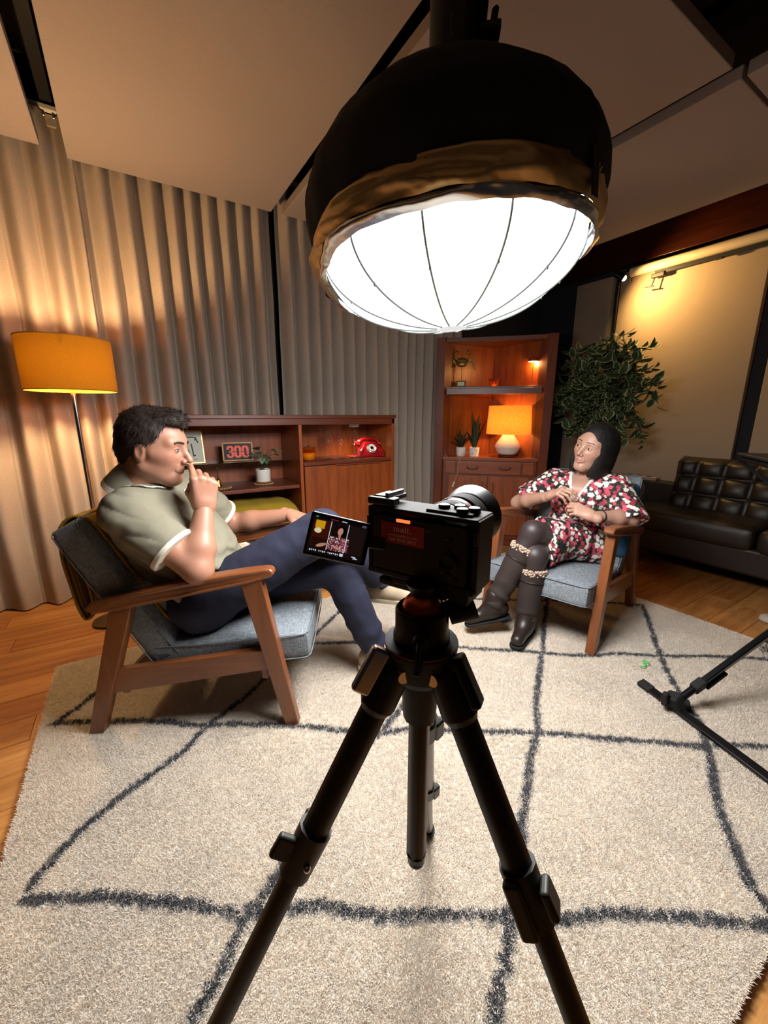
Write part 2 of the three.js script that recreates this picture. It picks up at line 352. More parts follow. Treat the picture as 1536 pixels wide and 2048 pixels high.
// ================= armchairs =================
const MAN_C = V(0.208, 0, -1.632), MAN_T = -28.35 * Math.PI / 180, WOM_C = V(1.967, 0, -1.256), WOM_T = -166.0 * Math.PI / 180;
function seamLoop(w, d, y, r = 0.0022, c = 0.02) {
  const pts = [], hw = w / 2, hd = d / 2;
  for (const [sx, sz, a0] of [[1, 1, 0], [-1, 1, 1], [-1, -1, 2], [1, -1, 3]]) for (let k = 0; k <= 3; k++) { const a = (a0 + k / 3) * Math.PI / 2; pts.push(V(sx * (hw - c) + Math.cos(a) * c, y, sz * (hd - c) + Math.sin(a) * c)); }
  return tube(pts, r, 90, 6, true);
}
function armchair(label, pos, turn) {
  const o = thing('armchair', label, 'armchair', [pos.x, 0.007, pos.z], turn, 'pair of timber-framed lounge chairs');
  const HZ = 0.275;
  for (const s of [1, -1]) {
    const z = s * HZ - 0.017;
    part(o, 'leg', uvBox(extrude([[0.322, 0.016], [0.362, 0.016], [0.268, 0.572], [0.208, 0.562]], 0.034, 0.004).translate(0, 0, z), 1), M.walnut);
    part(o, 'leg', uvBox(extrude([[-0.352, 0.016], [-0.312, 0.016], [-0.142, 0.51], [-0.208, 0.50]], 0.034, 0.004).translate(0, 0, z), 1), M.walnut);
    const arm = extrude([[-0.282, 0.488], [-0.27, 0.500], [-0.20, 0.516], [0.03, 0.568], [0.22, 0.597], [0.288, 0.604], [0.298, 0.603], [0.303, 0.599], [0.304, 0.595], [0.300, 0.590], [0.288, 0.586], [0.22, 0.568], [0.03, 0.532], [-0.2, 0.487], [-0.268, 0.477]], 0.036, 0.008, 4).translate(0, 0, s * HZ - 0.018);
    bulge(arm, (v) => { const t = (v.x + 0.29) / 0.60; v.z = s * HZ + (v.z - s * HZ) * (0.85 + 0.35 * Math.sin(Math.PI * clamp(t))); });
    part(o, 'armrest', uvBox(arm, 0), M.walnut);
    part(o, 'side_rail', uvBox(extrude([[-0.262, 0.172], [-0.232, 0.254], [0.272, 0.312], [0.292, 0.246]], 0.022, 0.004).translate(0, 0, s * (HZ - 0.002) - 0.011), 0), M.walnut);
  }
  part(o, 'cross_rail', box(0.022, 0.06, HZ * 2, 0.255, 0.225, 0, 0.004, 2), M.walnut);
  part(o, 'cross_rail', box(0.022, 0.06, HZ * 2, -0.22, 0.19, 0, 0.004, 2), M.walnut);
  const back = new THREE.Group(); back.name = 'backrest_frame'; o.add(back); back.position.set(-0.265, 0.485, 0); back.rotation.z = 29 * Math.PI / 180;
  for (const z of [-0.2, -0.066, 0.066, 0.2]) part(back, 'slat', box(0.016, 0.50, 0.035, 0, 0, z, 0.004, 1), M.walnut);
  part(back, 'top_rail', box(0.02, 0.045, 0.46, 0, 0.235, 0, 0.005, 2), M.walnut);
  const seat = part(o, 'seat_cushion', cushion(0.55, 0.10, 0.505, 0.028, 22, 0.018), M.greyFabric);
  seat.position.set(0.135, 0.288, 0); seat.rotation.z = 3.5 * Math.PI / 180;
  part(seat, 'piping', [seamLoop(0.548, 0.503, 0.045), seamLoop(0.548, 0.503, -0.045)], M.greyFabric);
  const bk = part(o, 'back_cushion', cushion(0.57, 0.105, 0.505, 0.02, 22, 0.02), M.greyFabric);
  bk.position.set(-0.208, 0.503, 0); bk.rotation.z = (90 + 29) * Math.PI / 180;
  part(bk, 'piping', [seamLoop(0.568, 0.503, 0.047), seamLoop(0.568, 0.503, -0.047)], M.greyFabric);
  return o;
}
const manChair = armchair('timber lounge chair with grey cushions and mustard throw, man seated in it', MAN_C, MAN_T);
const womanChair = armchair('timber lounge chair with grey cushions, woman seated in it against a blue cushion', WOM_C, WOM_T);

// mustard throw draped over the man's chair
{
  const o = thing('throw_blanket', 'mustard ribbed knit throw with bobbled edge draped over a chair back', 'throw', [MAN_C.x, 0.0, MAN_C.z], MAN_T);
  const path = new THREE.CatmullRomCurve3([V(-0.01, 0.372, 0), V(-0.075, 0.42, 0), V(-0.15, 0.55, 0), V(-0.235, 0.70, 0), V(-0.285, 0.772, 0), V(-0.335, 0.785, 0), V(-0.385, 0.745, 0), V(-0.395, 0.66, 0), V(-0.385, 0.55, 0), V(-0.370, 0.45, 0), V(-0.352, 0.415, 0), V(-0.328, 0.425, 0), V(-0.318, 0.48, 0), V(-0.325, 0.56, 0)]);
  const z0 = -0.21, z1 = 0.205, ns = 120, nw = 84, pos = [], uv = [], idx = [];
  const pt = path.getSpacedPoints(ns), tn = pt.map((_, i) => path.getTangentAt(i / ns));
  for (let side = 0; side < 2; side++) for (let i = 0; i <= ns; i++) for (let j = 0; j <= nw; j++) {
    const z = lerp(z0, z1, j / nw), n = V(-tn[i].y, tn[i].x, 0), rib = 0.0025 * Math.cos(j / nw * Math.PI * 2 * 30), th = side ? 0.0 : 0.009 + rib;
    const dr = 0.006 * nz(i * 0.06, j * 0.08, 2);
    pos.push(pt[i].x + n.x * (th * (i < 60 ? 1 : 1) + dr), pt[i].y + n.y * (th + dr), z + 0.008 * nz(i * 0.05, 3, j * 0.02)); uv.push(i * 0.01, z);
  }
  const N = (ns + 1) * (nw + 1);
  for (let s = 0; s < 2; s++) for (let i = 0; i < ns; i++) for (let j = 0; j < nw; j++) { const a = s * N + i * (nw + 1) + j, b = a + 1, c = a + nw + 1, d = c + 1; if (s) idx.push(a, b, d, a, d, c); else idx.push(a, d, b, a, c, d); }
  const g = new THREE.BufferGeometry(); g.setAttribute('position', new THREE.Float32BufferAttribute(pos, 3)); g.setAttribute('uv', new THREE.Float32BufferAttribute(uv, 2)); g.setIndex(idx); g.computeVertexNormals();
  const mm = M.mustard.clone(); mm.side = THREE.DoubleSide;
  part(o, 'knit', g, mm);
  const beads = []; for (let i = 0; i <= 150; i++) { const p = path.getPointAt(i / 150), t = path.getTangentAt(i / 150); beads.push(ball(0.0052, p.x - t.y * 0.004, p.y + t.x * 0.004, z1 + 0.003 + 0.008 * nz(i / 150 * 6, 3, 1.6), 1, 1, 1, 8, 6)); }
  part(o, 'bobble_trim', beads, M.mustard);
}
// blue cushion behind the woman
{
  const o = thing('scatter_cushion', 'dark teal blue square cushion behind the woman', 'cushion', [WOM_C.x, 0.0, WOM_C.z], WOM_T);
  const t = sized(T.cloth, 14, 14), m = part(o, 'cover', bulge(cushion(0.40, 0.10, 0.40, 0.035, 22, 0.03), (v) => { const c = Math.hypot(v.x, v.z) / 0.28; v.y *= 1 - 0.55 * sstep(0.72, 1.02, Math.max(Math.abs(v.x), Math.abs(v.z)) / 0.2); }), std({ color: col('#1d4a68'), map: t, bumpMap: t, bumpScale: 0.0008, roughness: 0.9 }));
  m.position.set(-0.155, 0.555, -0.070); m.rotation.set(0.05, 0, (90 + 25) * Math.PI / 180);
}

// ================= sideboard =================
const SB = { x0: 0.18, x1: 1.62, zf: -2.45, zb: -2.83 };
{
  const o = thing('sideboard', 'long teak wall cabinet with open shelves and drop-front drinks compartment', 'cabinet', [0, 0, 0]);
  const W = SB.x1 - SB.x0, D = SB.zf - SB.zb, cx = (SB.x0 + SB.x1) / 2, cz = (SB.zf + SB.zb) / 2, div = 0.915;
  part(o, 'top', box(W + 0.02, 0.022, D + 0.015, cx, 1.092, cz, 0.004, 0), M.teakDark);
  part(o, 'top_rail', [box(W, 0.04, 0.022, cx, 1.061, SB.zf - 0.011, 0.004, 0)], M.teakDark);
  part(o, 'side_panel', box(0.022, 1.02, D, SB.x0 + 0.011, 0.57, cz, 0.003, 1), M.teak);
  part(o, 'side_panel', box(0.022, 1.02, D, SB.x1 - 0.011, 0.57, cz, 0.003, 1), M.teak);
  part(o, 'divider', box(0.022, 1.0, D - 0.005, div, 0.565, cz, 0.003, 1), M.teak);
  part(o, 'back_panel', box(W - 0.02, 0.80, 0.012, cx, 0.68, SB.zb + 0.01, 0, 1), M.teak);
  part(o, 'bottom_panel', box(W - 0.02, 0.022, D, cx, 0.29, cz, 0.003, 0), M.teakDark);
  part(o, 'shelf', box(div - SB.x0 - 0.03, 0.022, D - 0.03, (div + SB.x0) / 2, 0.655, cz, 0.003, 0), M.teakDark);
  part(o, 'shelf', box(SB.x1 - div - 0.03, 0.020, D - 0.01, (SB.x1 + div) / 2, 0.793, cz, 0.003, 0), M.teakDark);
  part(o, 'glass_shelf', box(div - SB.x0 - 0.026, 0.006, 0.20, (div + SB.x0) / 2, 0.812, SB.zb + 0.12, 0.001), phys({ color: col('#d8eee2'), roughness: 0.03, transmission: 1, thickness: 0.006, ior: 1.5 }));
  for (const [x, z] of [[SB.x0 + 0.027, 0.07], [SB.x0 + 0.027, 0.18], [div - 0.016, 0.07], [div - 0.016, 0.18]]) part(o, 'shelf_peg', rod(V(x - 0.006, 0.806, SB.zb + z), V(x + 0.006, 0.806, SB.zb + z), 0.003), M.chrome);
  const door = part(o, 'drop_door', box(SB.x1 - div - 0.036, 0.432, 0.02, (SB.x1 + div) / 2, 0.563, SB.zf - 0.012, 0.004, 1), M.teak);
  part(door, 'finger_pull', box(0.36, 0.012, 0.024, (SB.x1 + div) / 2 + 0.06, 0.777, SB.zf - 0.004, 0.005, 0), M.teakDark);
  for (const [x, z] of [[SB.x0 + 0.06, SB.zf - 0.05], [SB.x1 - 0.06, SB.zf - 0.05], [SB.x0 + 0.06, SB.zb + 0.05], [SB.x1 - 0.06, SB.zb + 0.05]]) part(o, 'leg', rod(V(x, 0, z), V(x, 0.28, z), 0.012, 0.018), M.teakDark);
}
// mustard corduroy floor cushion in the low bay
{
  const o = thing('floor_cushion', 'mustard corduroy cushion stuffed in the low bay of the cabinet', 'cushion', [0.555, 0.302, -2.62]);
  const g = cushion(0.68, 0.24, 0.40, 0.04, 60, 0.07);
  bulge(g, (v) => { if (v.y > 0) v.y += 0.0025 * Math.cos(v.x * 2 * Math.PI / 0.0125) + 0.02 * nz(v.x * 4, v.z * 4, 3); });
  part(o, 'cover', g.translate(0, 0.12, 0), fabric(T.cloth, col('#a58a1c'), 20, 0.001));
}
function frame(name, label, pos, turn, tilt, w, h, bar, frameMat, art) {
  const o = thing(name, label, 'picture frame', pos, turn);
  const g = new THREE.Group(); g.name = 'picture'; g.rotation.x = -tilt; o.add(g);
  part(g, 'frame', [box(w, bar, 0.014, 0, bar / 2, 0, 0.001, 0), box(w, bar, 0.014, 0, h - bar / 2, 0, 0.001, 0), box(bar, h, 0.014, -w / 2 + bar / 2, h / 2, 0, 0.001, 1), box(bar, h, 0.014, w / 2 - bar / 2, h / 2, 0, 0.001, 1)], frameMat);
  part(g, 'print', new THREE.PlaneGeometry(w - bar * 1.6, h - bar * 1.6).translate(0, h / 2, 0.003), art);
  part(g, 'backing_board', box(w - 0.004, h - 0.004, 0.004, 0, h / 2, -0.004, 0), M.black);
  return o;
}
function canvasMat(w, h, draw, o = {}) {
  const c = document.createElement('canvas'); c.width = w; c.height = h; const x = c.getContext('2d'); draw(x, w, h);
  const t = new THREE.CanvasTexture(c); t.colorSpace = THREE.SRGBColorSpace;
  if (o.emit) return std({ color: 0x000000, emissive: 0xffffff, emissiveMap: t, emissiveIntensity: o.emit, roughness: 0.2 });
  return std({ map: t, roughness: o.rough ?? 0.6 });
}
{
  const art = canvasMat(512, 330, (x, w, h) => {
    x.fillStyle = '#120c0c'; x.fillRect(0, 0, w, h);
    x.fillStyle = '#f0604a'; x.textAlign = 'center'; x.textBaseline = 'middle';
    const digit = (cx, kind) => {
      x.save(); x.translate(cx, h / 2); x.fillStyle = '#f0604a'; const W = 128, H = 240, t = 44;
      const rrc = (X, Y, ww, hh, r) => { x.beginPath(); x.roundRect(X, Y, ww, hh, r); x.fill(); };
      rrc(-W / 2, -H / 2, W, H, 52); x.fillStyle = '#120c0c';
      if (kind === '0') rrc(-W / 2 + t, -H / 2 + 38, W - 2 * t, H - 76, 20);
      else { rrc(-W / 2 + t, -H / 2 + 38, W - 2 * t, 62, 16); rrc(-W / 2 + t, H / 2 - 100, W - 2 * t, 62, 16); x.fillRect(-W / 2 - 4, -46, t + 8, 92); x.fillRect(W / 2 - 12, -10, 14, 20); }
      x.restore();
    };
    digit(122, '3'); digit(258, '0'); digit(394, '0');
    x.fillStyle = '#120c0c'; x.fillRect(56, h / 2 - 4, 400, 8); x.beginPath(); x.moveTo(225, h / 2); x.lineTo(258, h / 2 - 16); x.lineTo(291, h / 2); x.lineTo(258, h / 2 + 16); x.fill();
  });
  const p = atZ(479, 927, -2.66);
  frame('framed_number', 'small framed black print with red number 300 on glass shelf', [p.x, 0.8165, -2.68], -0.12, 0.12, 0.185, 0.118, 0.009, std({ color: col('#b9874f'), roughness: 0.5 }), art);
  const art2 = canvasMat(340, 420, (x, w, h) => {
    x.fillStyle = '#b9bcae'; x.fillRect(0, 0, w, h); x.strokeStyle = '#101418'; x.lineCap = 'round'; x.lineJoin = 'round';
    x.lineWidth = 15; x.beginPath(); x.moveTo(60, 120); x.quadraticCurveTo(150, 60, 270, 85); x.lineTo(262, 120); x.moveTo(270, 85); x.lineTo(292, 150); x.stroke();
    x.lineWidth = 24; x.beginPath(); x.moveTo(60, 120); x.quadraticCurveTo(100, 180, 150, 175); x.stroke();
    x.lineWidth = 15; x.beginPath(); x.moveTo(212, 172); x.lineTo(224, 330); x.lineTo(244, 322); x.stroke();
    x.lineWidth = 17; x.beginPath(); x.moveTo(150, 190); x.quadraticCurveTo(110, 200, 112, 235); x.quadraticCurveTo(180, 230, 172, 300); x.quadraticCurveTo(150, 350, 100, 335); x.stroke();
    x.lineWidth = 4; x.beginPath(); x.moveTo(205, 372); x.lineTo(235, 380); x.lineTo(262, 374); x.stroke();
  });
  const q = atZ(382, 932, -2.64);
  frame('framed_drawing', 'gilt framed grey print with black ink drawing, beside the seated man', [q.x, 0.8165, -2.66], 0.02, 0.2, 0.17, 0.20, 0.008, std({ color: col('#c9a36a'), roughness: 0.35, metalness: 0.5 }), art2);
}
// potted monstera, bell, coasters
function coaster(label, x, y, z, r = 0.055) {
  const o = thing('wood_coaster', label, 'coaster', [x, y, z]);
  reseed(Math.round(x * 1000));
  const pts = []; for (let k = 0; k < 26; k++) { const a = k / 26 * Math.PI * 2; pts.push([Math.cos(a) * r * (1 + 0.05 * nz(k * 0.7, x * 9)), Math.sin(a) * r * (1 + 0.05 * nz(k * 0.7, x * 9))]); }
  part(o, 'slice', extrude(pts, 0.008, 0.001).rotateX(-Math.PI / 2).translate(0, 0.001, 0), std({ color: col('#8d6a45'), roughness: 0.7 }));
  const beads = []; for (let k = 0; k < 22; k++) { const a = k / 22 * Math.PI * 2; beads.push(ball(0.0065, Math.cos(a) * (r + 0.004), 0.005, Math.sin(a) * (r + 0.004), 1, 0.8, 1, 8, 6)); }
  part(o, 'beaded_rim', beads, std({ color: col('#a07c4f'), roughness: 0.6 }));
  return o;
}
function leafBlade(len, wid, curl = 0.15, fold = 0.2, n = 6) {     // lies along +x from origin, up +y
  const pos = [], idx = [];
  for (let i = 0; i <= n; i++) { const t = i / n, w = wid * Math.pow(Math.sin(Math.PI * Math.pow(t, 0.8)), 0.9) * (1 - 0.1 * t), x = len * t, y = len * curl * (Math.sin(t * 2.2)) - len * 0.35 * curl * t * t * 3;
    pos.push(x, y + w * fold, -w, x, y, 0, x, y + w * fold, w); }
  for (let i = 0; i < n; i++) { const a = i * 3, b = a + 3; idx.push(a, a + 1, b + 1, a, b + 1, b, a + 1, a + 2, b + 2, a + 1, b + 2, b + 1); }
  const g = new THREE.BufferGeometry(); g.setAttribute('position', new THREE.Float32BufferAttribute(pos, 3)); g.setIndex(idx); g.computeVertexNormals(); return g;
}
{
  const p = atY(528, 984, 0.667), z = -2.60, x = atZ(528, 970, z).x;
  coaster('round beaded wooden coaster under the white plant pot', x, 0.667, z, 0.052);
  const o = thing('potted_plant', 'small leafy plant in a white cylinder pot on cabinet shelf', 'plant', [x, 0.6775, z]);
  part(o, 'pot', lathe([[0, 0], [0.040, 0], [0.043, 0.004], [0.046, 0.086], [0.043, 0.088], [0.041, 0.078], [0, 0.078]]), std({ color: col('#d8d4cb'), roughness: 0.45 }));
  part(o, 'saucer', lathe([[0, 0.001], [0.048, 0.001], [0.05, 0.012], [0.047, 0.012], [0, 0.006]]), std({ color: col('#a98a6a'), roughness: 0.6 }));
  reseed(31); const green = [std({ color: col('#2e4a2c'), roughness: 0.5, side: THREE.DoubleSide }), std({ color: col('#6c7f68'), roughness: 0.5, side: THREE.DoubleSide })];
  for (let k = 0; k < 12; k++) {
    const a = k * 2.4 + rr(-0.3, 0.3), r = rr(0.02, 0.085), h = rr(0.13, 0.20) - r * 0.4, tip = V(Math.cos(a) * r, 0.08 + h * 0.75, Math.sin(a) * r);
    part(o, 'stem', tube([V(Math.cos(a) * 0.008, 0.076, Math.sin(a) * 0.008), V(Math.cos(a) * r * 0.35, 0.08 + h * 0.55, Math.sin(a) * r * 0.35), tip], 0.0018, 8, 5), green[0]);
    const lf = part(o, 'leaf', leafBlade(rr(0.045, 0.07), rr(0.018, 0.027), 0.1, 0.25), green[rnd() < 0.6 ? 0 : 1]); lf.position.copy(tip); lf.rotation.set(rr(-0.4, 0.4), -a, rr(-0.9, 0.1));
  }
  const zb = -2.575, xb = atZ(431, 985, zb).x;
  coaster('round beaded wooden coaster under the brass bell', xb + 0.03, 0.667, zb, 0.058);
  const b = thing('hand_bell', 'small brass hand bell with slender handle on shelf', 'bell', [xb + 0.022, 0.6775, zb]);
  part(b, 'cup', lathe([[0.0, 0.0], [0.020, 0.0], [0.0215, 0.004], [0.017, 0.014], [0.013, 0.03], [0.011, 0.042], [0.006, 0.048], [0, 0.049]]), M.brass);
  part(b, 'handle', lathe([[0, 0.046], [0.005, 0.05], [0.003, 0.058], [0.005, 0.064], [0.0025, 0.075], [0.0035, 0.095], [0.002, 0.105], [0.0045, 0.113], [0.0, 0.121]], 20), M.darkBrass);
}
// drinks niche: candle, glasses, phone, puck light
{
  const y = 0.804, zc = -2.62;
  const xc = atY(617, 920, y), cz = clamp(xc.z, -2.78, -2.5);
  const o = thing('candle_jar', 'yellow candle in a lidded amber glass jar', 'candle', [atZ(617, 912, cz).x, y, cz]);
  part(o, 'wax', lathe([[0, 0.004], [0.046, 0.004], [0.046, 0.05], [0, 0.05]]), std({ color: col('#d79a1d'), roughness: 0.5 }));
  part(o, 'jar', lathe([[0, 0.001], [0.048, 0.001], [0.05, 0.004], [0.05, 0.074], [0.047, 0.076], [0.047, 0.05]]), phys({ color: col('#ffdca0'), transmission: 1, thickness: 0, roughness: 0.03, side: THREE.DoubleSide }));
  part(o, 'lid', lathe([[0, 0.079], [0.045, 0.079], [0.05, 0.083], [0.05, 0.087], [0.01, 0.091], [0.008, 0.1], [0, 0.101]]), phys({ color: col('#c08a5a'), transmission: 0.7, thickness: 0, roughness: 0.1 }));
  const spots = [[658, -2.60], [684, -2.59], [709, -2.58]];
  const side = ['closest to the candle jar', 'between the other two glasses', 'beside the red telephone'];
  spots.forEach(([px, z], i) => {
    const g = thing('wine_glass', 'stemmed clear drinking glass ' + side[i], 'glass', [atZ(px, 905, z).x, y, z], 0, 'stemmed glasses in the drinks niche');
    part(g, 'bowl', lathe([[0.003, 0.088], [0.018, 0.096], [0.029, 0.115], [0.032, 0.14], [0.028, 0.19], [0.0268, 0.19], [0.0308, 0.14], [0.0278, 0.116], [0.017, 0.098], [0.003, 0.0925], [0.003, 0.088]], 32), phys({ color: 0xffffff, transmission: 1, thickness: 0.002, roughness: 0.01, ior: 1.52 }));
    part(g, 'stem', rod(V(0, 0.004, 0), V(0, 0.09, 0), 0.003, 0.003, 10), phys({ color: 0xffffff, transmission: 1, thickness: 0.006, roughness: 0.02, ior: 1.5 }));
    part(g, 'foot', lathe([[0, 0.001], [0.032, 0.001], [0.032, 0.0025], [0.006, 0.006], [0, 0.007]], 32), phys({ color: 0xffffff, transmission: 1, thickness: 0.004, roughness: 0.02, ior: 1.5 }));
  });
  const rc = thing('red_coaster', 'flat red disc coaster behind the drinking glasses', 'coaster', [atZ(706, 910, -2.66).x, y, -2.68]);
  part(rc, 'disc', lathe([[0, 0], [0.045, 0], [0.045, 0.006], [0, 0.006]]), std({ color: col('#8e2413'), roughness: 0.5 }));
  // telephone
  const red = phys({ color: col('#8c0d16'), roughness: 0.22, clearcoat: 0.6 }), z = -2.62, ph = thing('rotary_telephone', 'glossy red rotary dial telephone with chrome dial', 'telephone', [atZ(739, 905, z).x, y, z], -0.2);
  const body = extrude([[-0.085, 0.008], [0.085, 0.008], [0.082, 0.045], [0.055, 0.075], [0.04, 0.10], [-0.04, 0.10], [-0.055, 0.075], [-0.082, 0.045]], 0.13, 0.008, 3).translate(0, 0, -0.065);
  bulge(body, (v) => { if (v.z > 0) v.z -= 0.75 * Math.max(0, v.y - 0.035); });
  part(ph, 'body', body, red);
  const face = new THREE.Group(); face.name = 'dial'; ph.add(face); face.position.set(0, 0.063, 0.052); face.rotation.x = -0.62;
  part(face, 'dial_plate', new THREE.CylinderGeometry(0.036, 0.036, 0.004, 36).rotateX(Math.PI / 2), M.white);
  const holes = []; for (let k = 0; k < 10; k++) { const a = 0.6 + k * 0.52; holes.push(new THREE.TorusGeometry(0.0052, 0.0012, 6, 14).translate(Math.cos(a) * 0.026, Math.sin(a) * 0.026, 0.004)); }
  part(face, 'finger_wheel', [new THREE.TorusGeometry(0.034, 0.002, 8, 40).translate(0, 0, 0.004), new THREE.CylinderGeometry(0.014, 0.014, 0.005, 24).rotateX(Math.PI / 2).translate(0, 0, 0.003), ...holes], M.chrome);
  part(ph, 'handset', [tube([V(-0.085, 0.098, -0.025), V(-0.05, 0.122, -0.025), V(0, 0.128, -0.025), V(0.05, 0.122, -0.025), V(0.085, 0.098, -0.025)], 0.013, 30, 12), ball(0.024, -0.088, 0.092, -0.025, 1, 0.8, 1), ball(0.024, 0.088, 0.092, -0.025, 1, 0.8, 1)], red);
  const coil = []; for (let k = 0; k <= 160; k++) { const t = k / 160, a = t * Math.PI * 2 * 22; const c = V(-0.092 + 0.004 * Math.sin(t * 3), 0.085 - 0.075 * Math.sin(t * Math.PI * 0.55), -0.015 + 0.07 * t); coil.push(V(c.x + 0.005 * Math.cos(a), c.y + 0.005 * Math.sin(a), c.z)); }
  part(ph, 'coiled_cord', tube(coil, 0.0014, 400, 5), red);
  // puck light under the top
  const pk = thing('puck_light', 'round white puck lamp under the cabinet top above the glasses', 'lamp', [atZ(708, 851, -2.60).x, 1.018, -2.60]);
  part(pk, 'housing', lathe([[0, 0.062], [0.034, 0.062], [0.036, 0.058], [0.036, 0.004], [0.033, 0.002], [0.033, 0.006]], 32), M.white);
  part(pk, 'led_lens', lathe([[0, 0.003], [0.031, 0.003], [0.031, 0.006], [0, 0.006]], 32), std({ color: col('#ffffff'), emissive: new THREE.Color().setRGB(1, 0.86, 0.66), emissiveIntensity: 9 }));
  const l = new THREE.SpotLight(new THREE.Color().setRGB(1, 0.72, 0.42), 0.9, 0, 1.2, 0.7); l.position.set(pk.position.x, 1.016, -2.60); l.target.position.set(pk.position.x, 0, -2.68); scene.add(l, l.target); l.shadow.radius = 1;
}

// ================= corner display unit =================
const CC = V(2.512, 0, -2.378);
const cab = (() => {
  const o = thing('corner_unit', 'tall teak corner display unit with lit shelves, drawer and doors', 'cabinet', [CC.x, 0, CC.z], -Math.PI / 4);
  const HW = 0.452, AP = -0.40;
  const post = (s) => extrude([[s * HW, 0.0], [s * (HW - 0.068), 0.0], [s * (HW - 0.085), -0.03], [s * (HW - 0.02), -0.09], [s * (HW + 0.012), -0.075]], 1.70, 0.003).rotateX(-Math.PI / 2).scale(1, 1, -1);
  // side posts (extruded upward)
  const mk = (pts, h, y, m, name, grain = 1) => { const s = new THREE.Shape(pts.map(([x, z]) => new THREE.Vector2(x, -z))); const g = new THREE.ExtrudeGeometry(s, { depth: h, bevelEnabled: true, bevelThickness: 0.003, bevelSize: 0.003, bevelSegments: 2 }).rotateX(-Math.PI / 2).translate(0, y, 0); g.computeVertexNormals(); return part(o, name, uvBox(g, grain), m); };
  for (const s of [-1, 1]) mk([[s * HW, -0.005], [s * (HW - 0.062), 0.0], [s * (HW - 0.11), -0.055], [s * (HW - 0.045), -0.12]], 1.70, 0, M.teakDark, 'side_post');
  // back walls of the niche
  for (const s of [-1, 1]) mk([[s * (HW - 0.08), -0.06], [s * (HW - 0.07), -0.08], [0, AP - 0.012], [0, AP]], 1.66, 0.02, M.teak, 'back_panel');
  const tri = (inset, front) => [[-(HW - 0.075 - inset), front], [HW - 0.075 - inset, front], [HW - 0.075 - inset, -0.06], [0, AP + inset], [-(HW - 0.075 - inset), -0.06]];
  mk(tri(0, -0.004), 0.026, 1.668, M.teakDark, 'top_panel', 0);
  mk(tri(0.002, -0.018), 0.022, 1.303, M.teakDark, 'shelf', 0);
  part(o, 'shelf_rail', box(0.74, 0.05, 0.018, 0, 1.290, -0.012, 0.003, 0), M.teakDark);
  mk(tri(0.0, -0.006), 0.02, 0.735, M.teak, 'counter', 0);
  // curved brackets above the counter
  for (const s of [-1, 1]) { const pts = [[0, 0]]; for (let k = 0; k <= 8; k++) { const a = k / 8 * Math.PI / 2; pts.push([s * -0.045 * (1 - Math.sin(a)), 0.16 * (1 - Math.cos(a))]); } const sh = new THREE.Shape(pts.map(([x, y]) => new THREE.Vector2(x, y))); part(o, 'curved_bracket', uvBox(new THREE.ExtrudeGeometry(sh, { depth: 0.03, bevelEnabled: false }).translate(s * (HW - 0.075), 0.755, -0.05), 1), M.teakDark); }
  // lower case
  part(o, 'lower_case', uvBox(box(0.75, 0.68, 0.02, 0, 0.395, -0.022, 0.002, 1), 1), M.teakDark);
  const dr = part(o, 'drawer', box(0.52, 0.105, 0.02, -0.0, 0.672, -0.008, 0.003, 0), M.teak);
  for (const x of [-0.13, 0.13]) part(dr, 'handle', tube([V(x - 0.045, 0.68, 0.002), V(x - 0.038, 0.672, 0.018), V(x, 0.668, 0.021), V(x + 0.038, 0.672, 0.018), V(x + 0.045, 0.68, 0.002)], 0.0055, 24, 8), M.teakDark);
  for (const s of [-1, 1]) part(o, 'stile', box(0.085, 0.105, 0.016, s * 0.315, 0.672, -0.010, 0.003, 0), M.teak);
  for (const s of [-1, 1]) { const d = part(o, 'door', box(0.325, 0.50, 0.018, s * 0.166, 0.352, -0.009, 0.003, 1), M.teak); part(d, 'handle', tube([V(s * 0.04, 0.555, 0.0), V(s * 0.042, 0.548, 0.018), V(s * 0.042, 0.51, 0.02), V(s * 0.042, 0.472, 0.018), V(s * 0.04, 0.465, 0.0)], 0.005, 24, 8), M.teak); }
  part(o, 'plinth', box(0.72, 0.07, 0.02, 0, 0.036, -0.03, 0.002, 0), M.teakDark);
  return o;
})();
cab.updateMatrixWorld(true);
const onCab = (x, y, z) => cab.localToWorld(V(x, y, z));
const ZI = V(0, 0, 0);
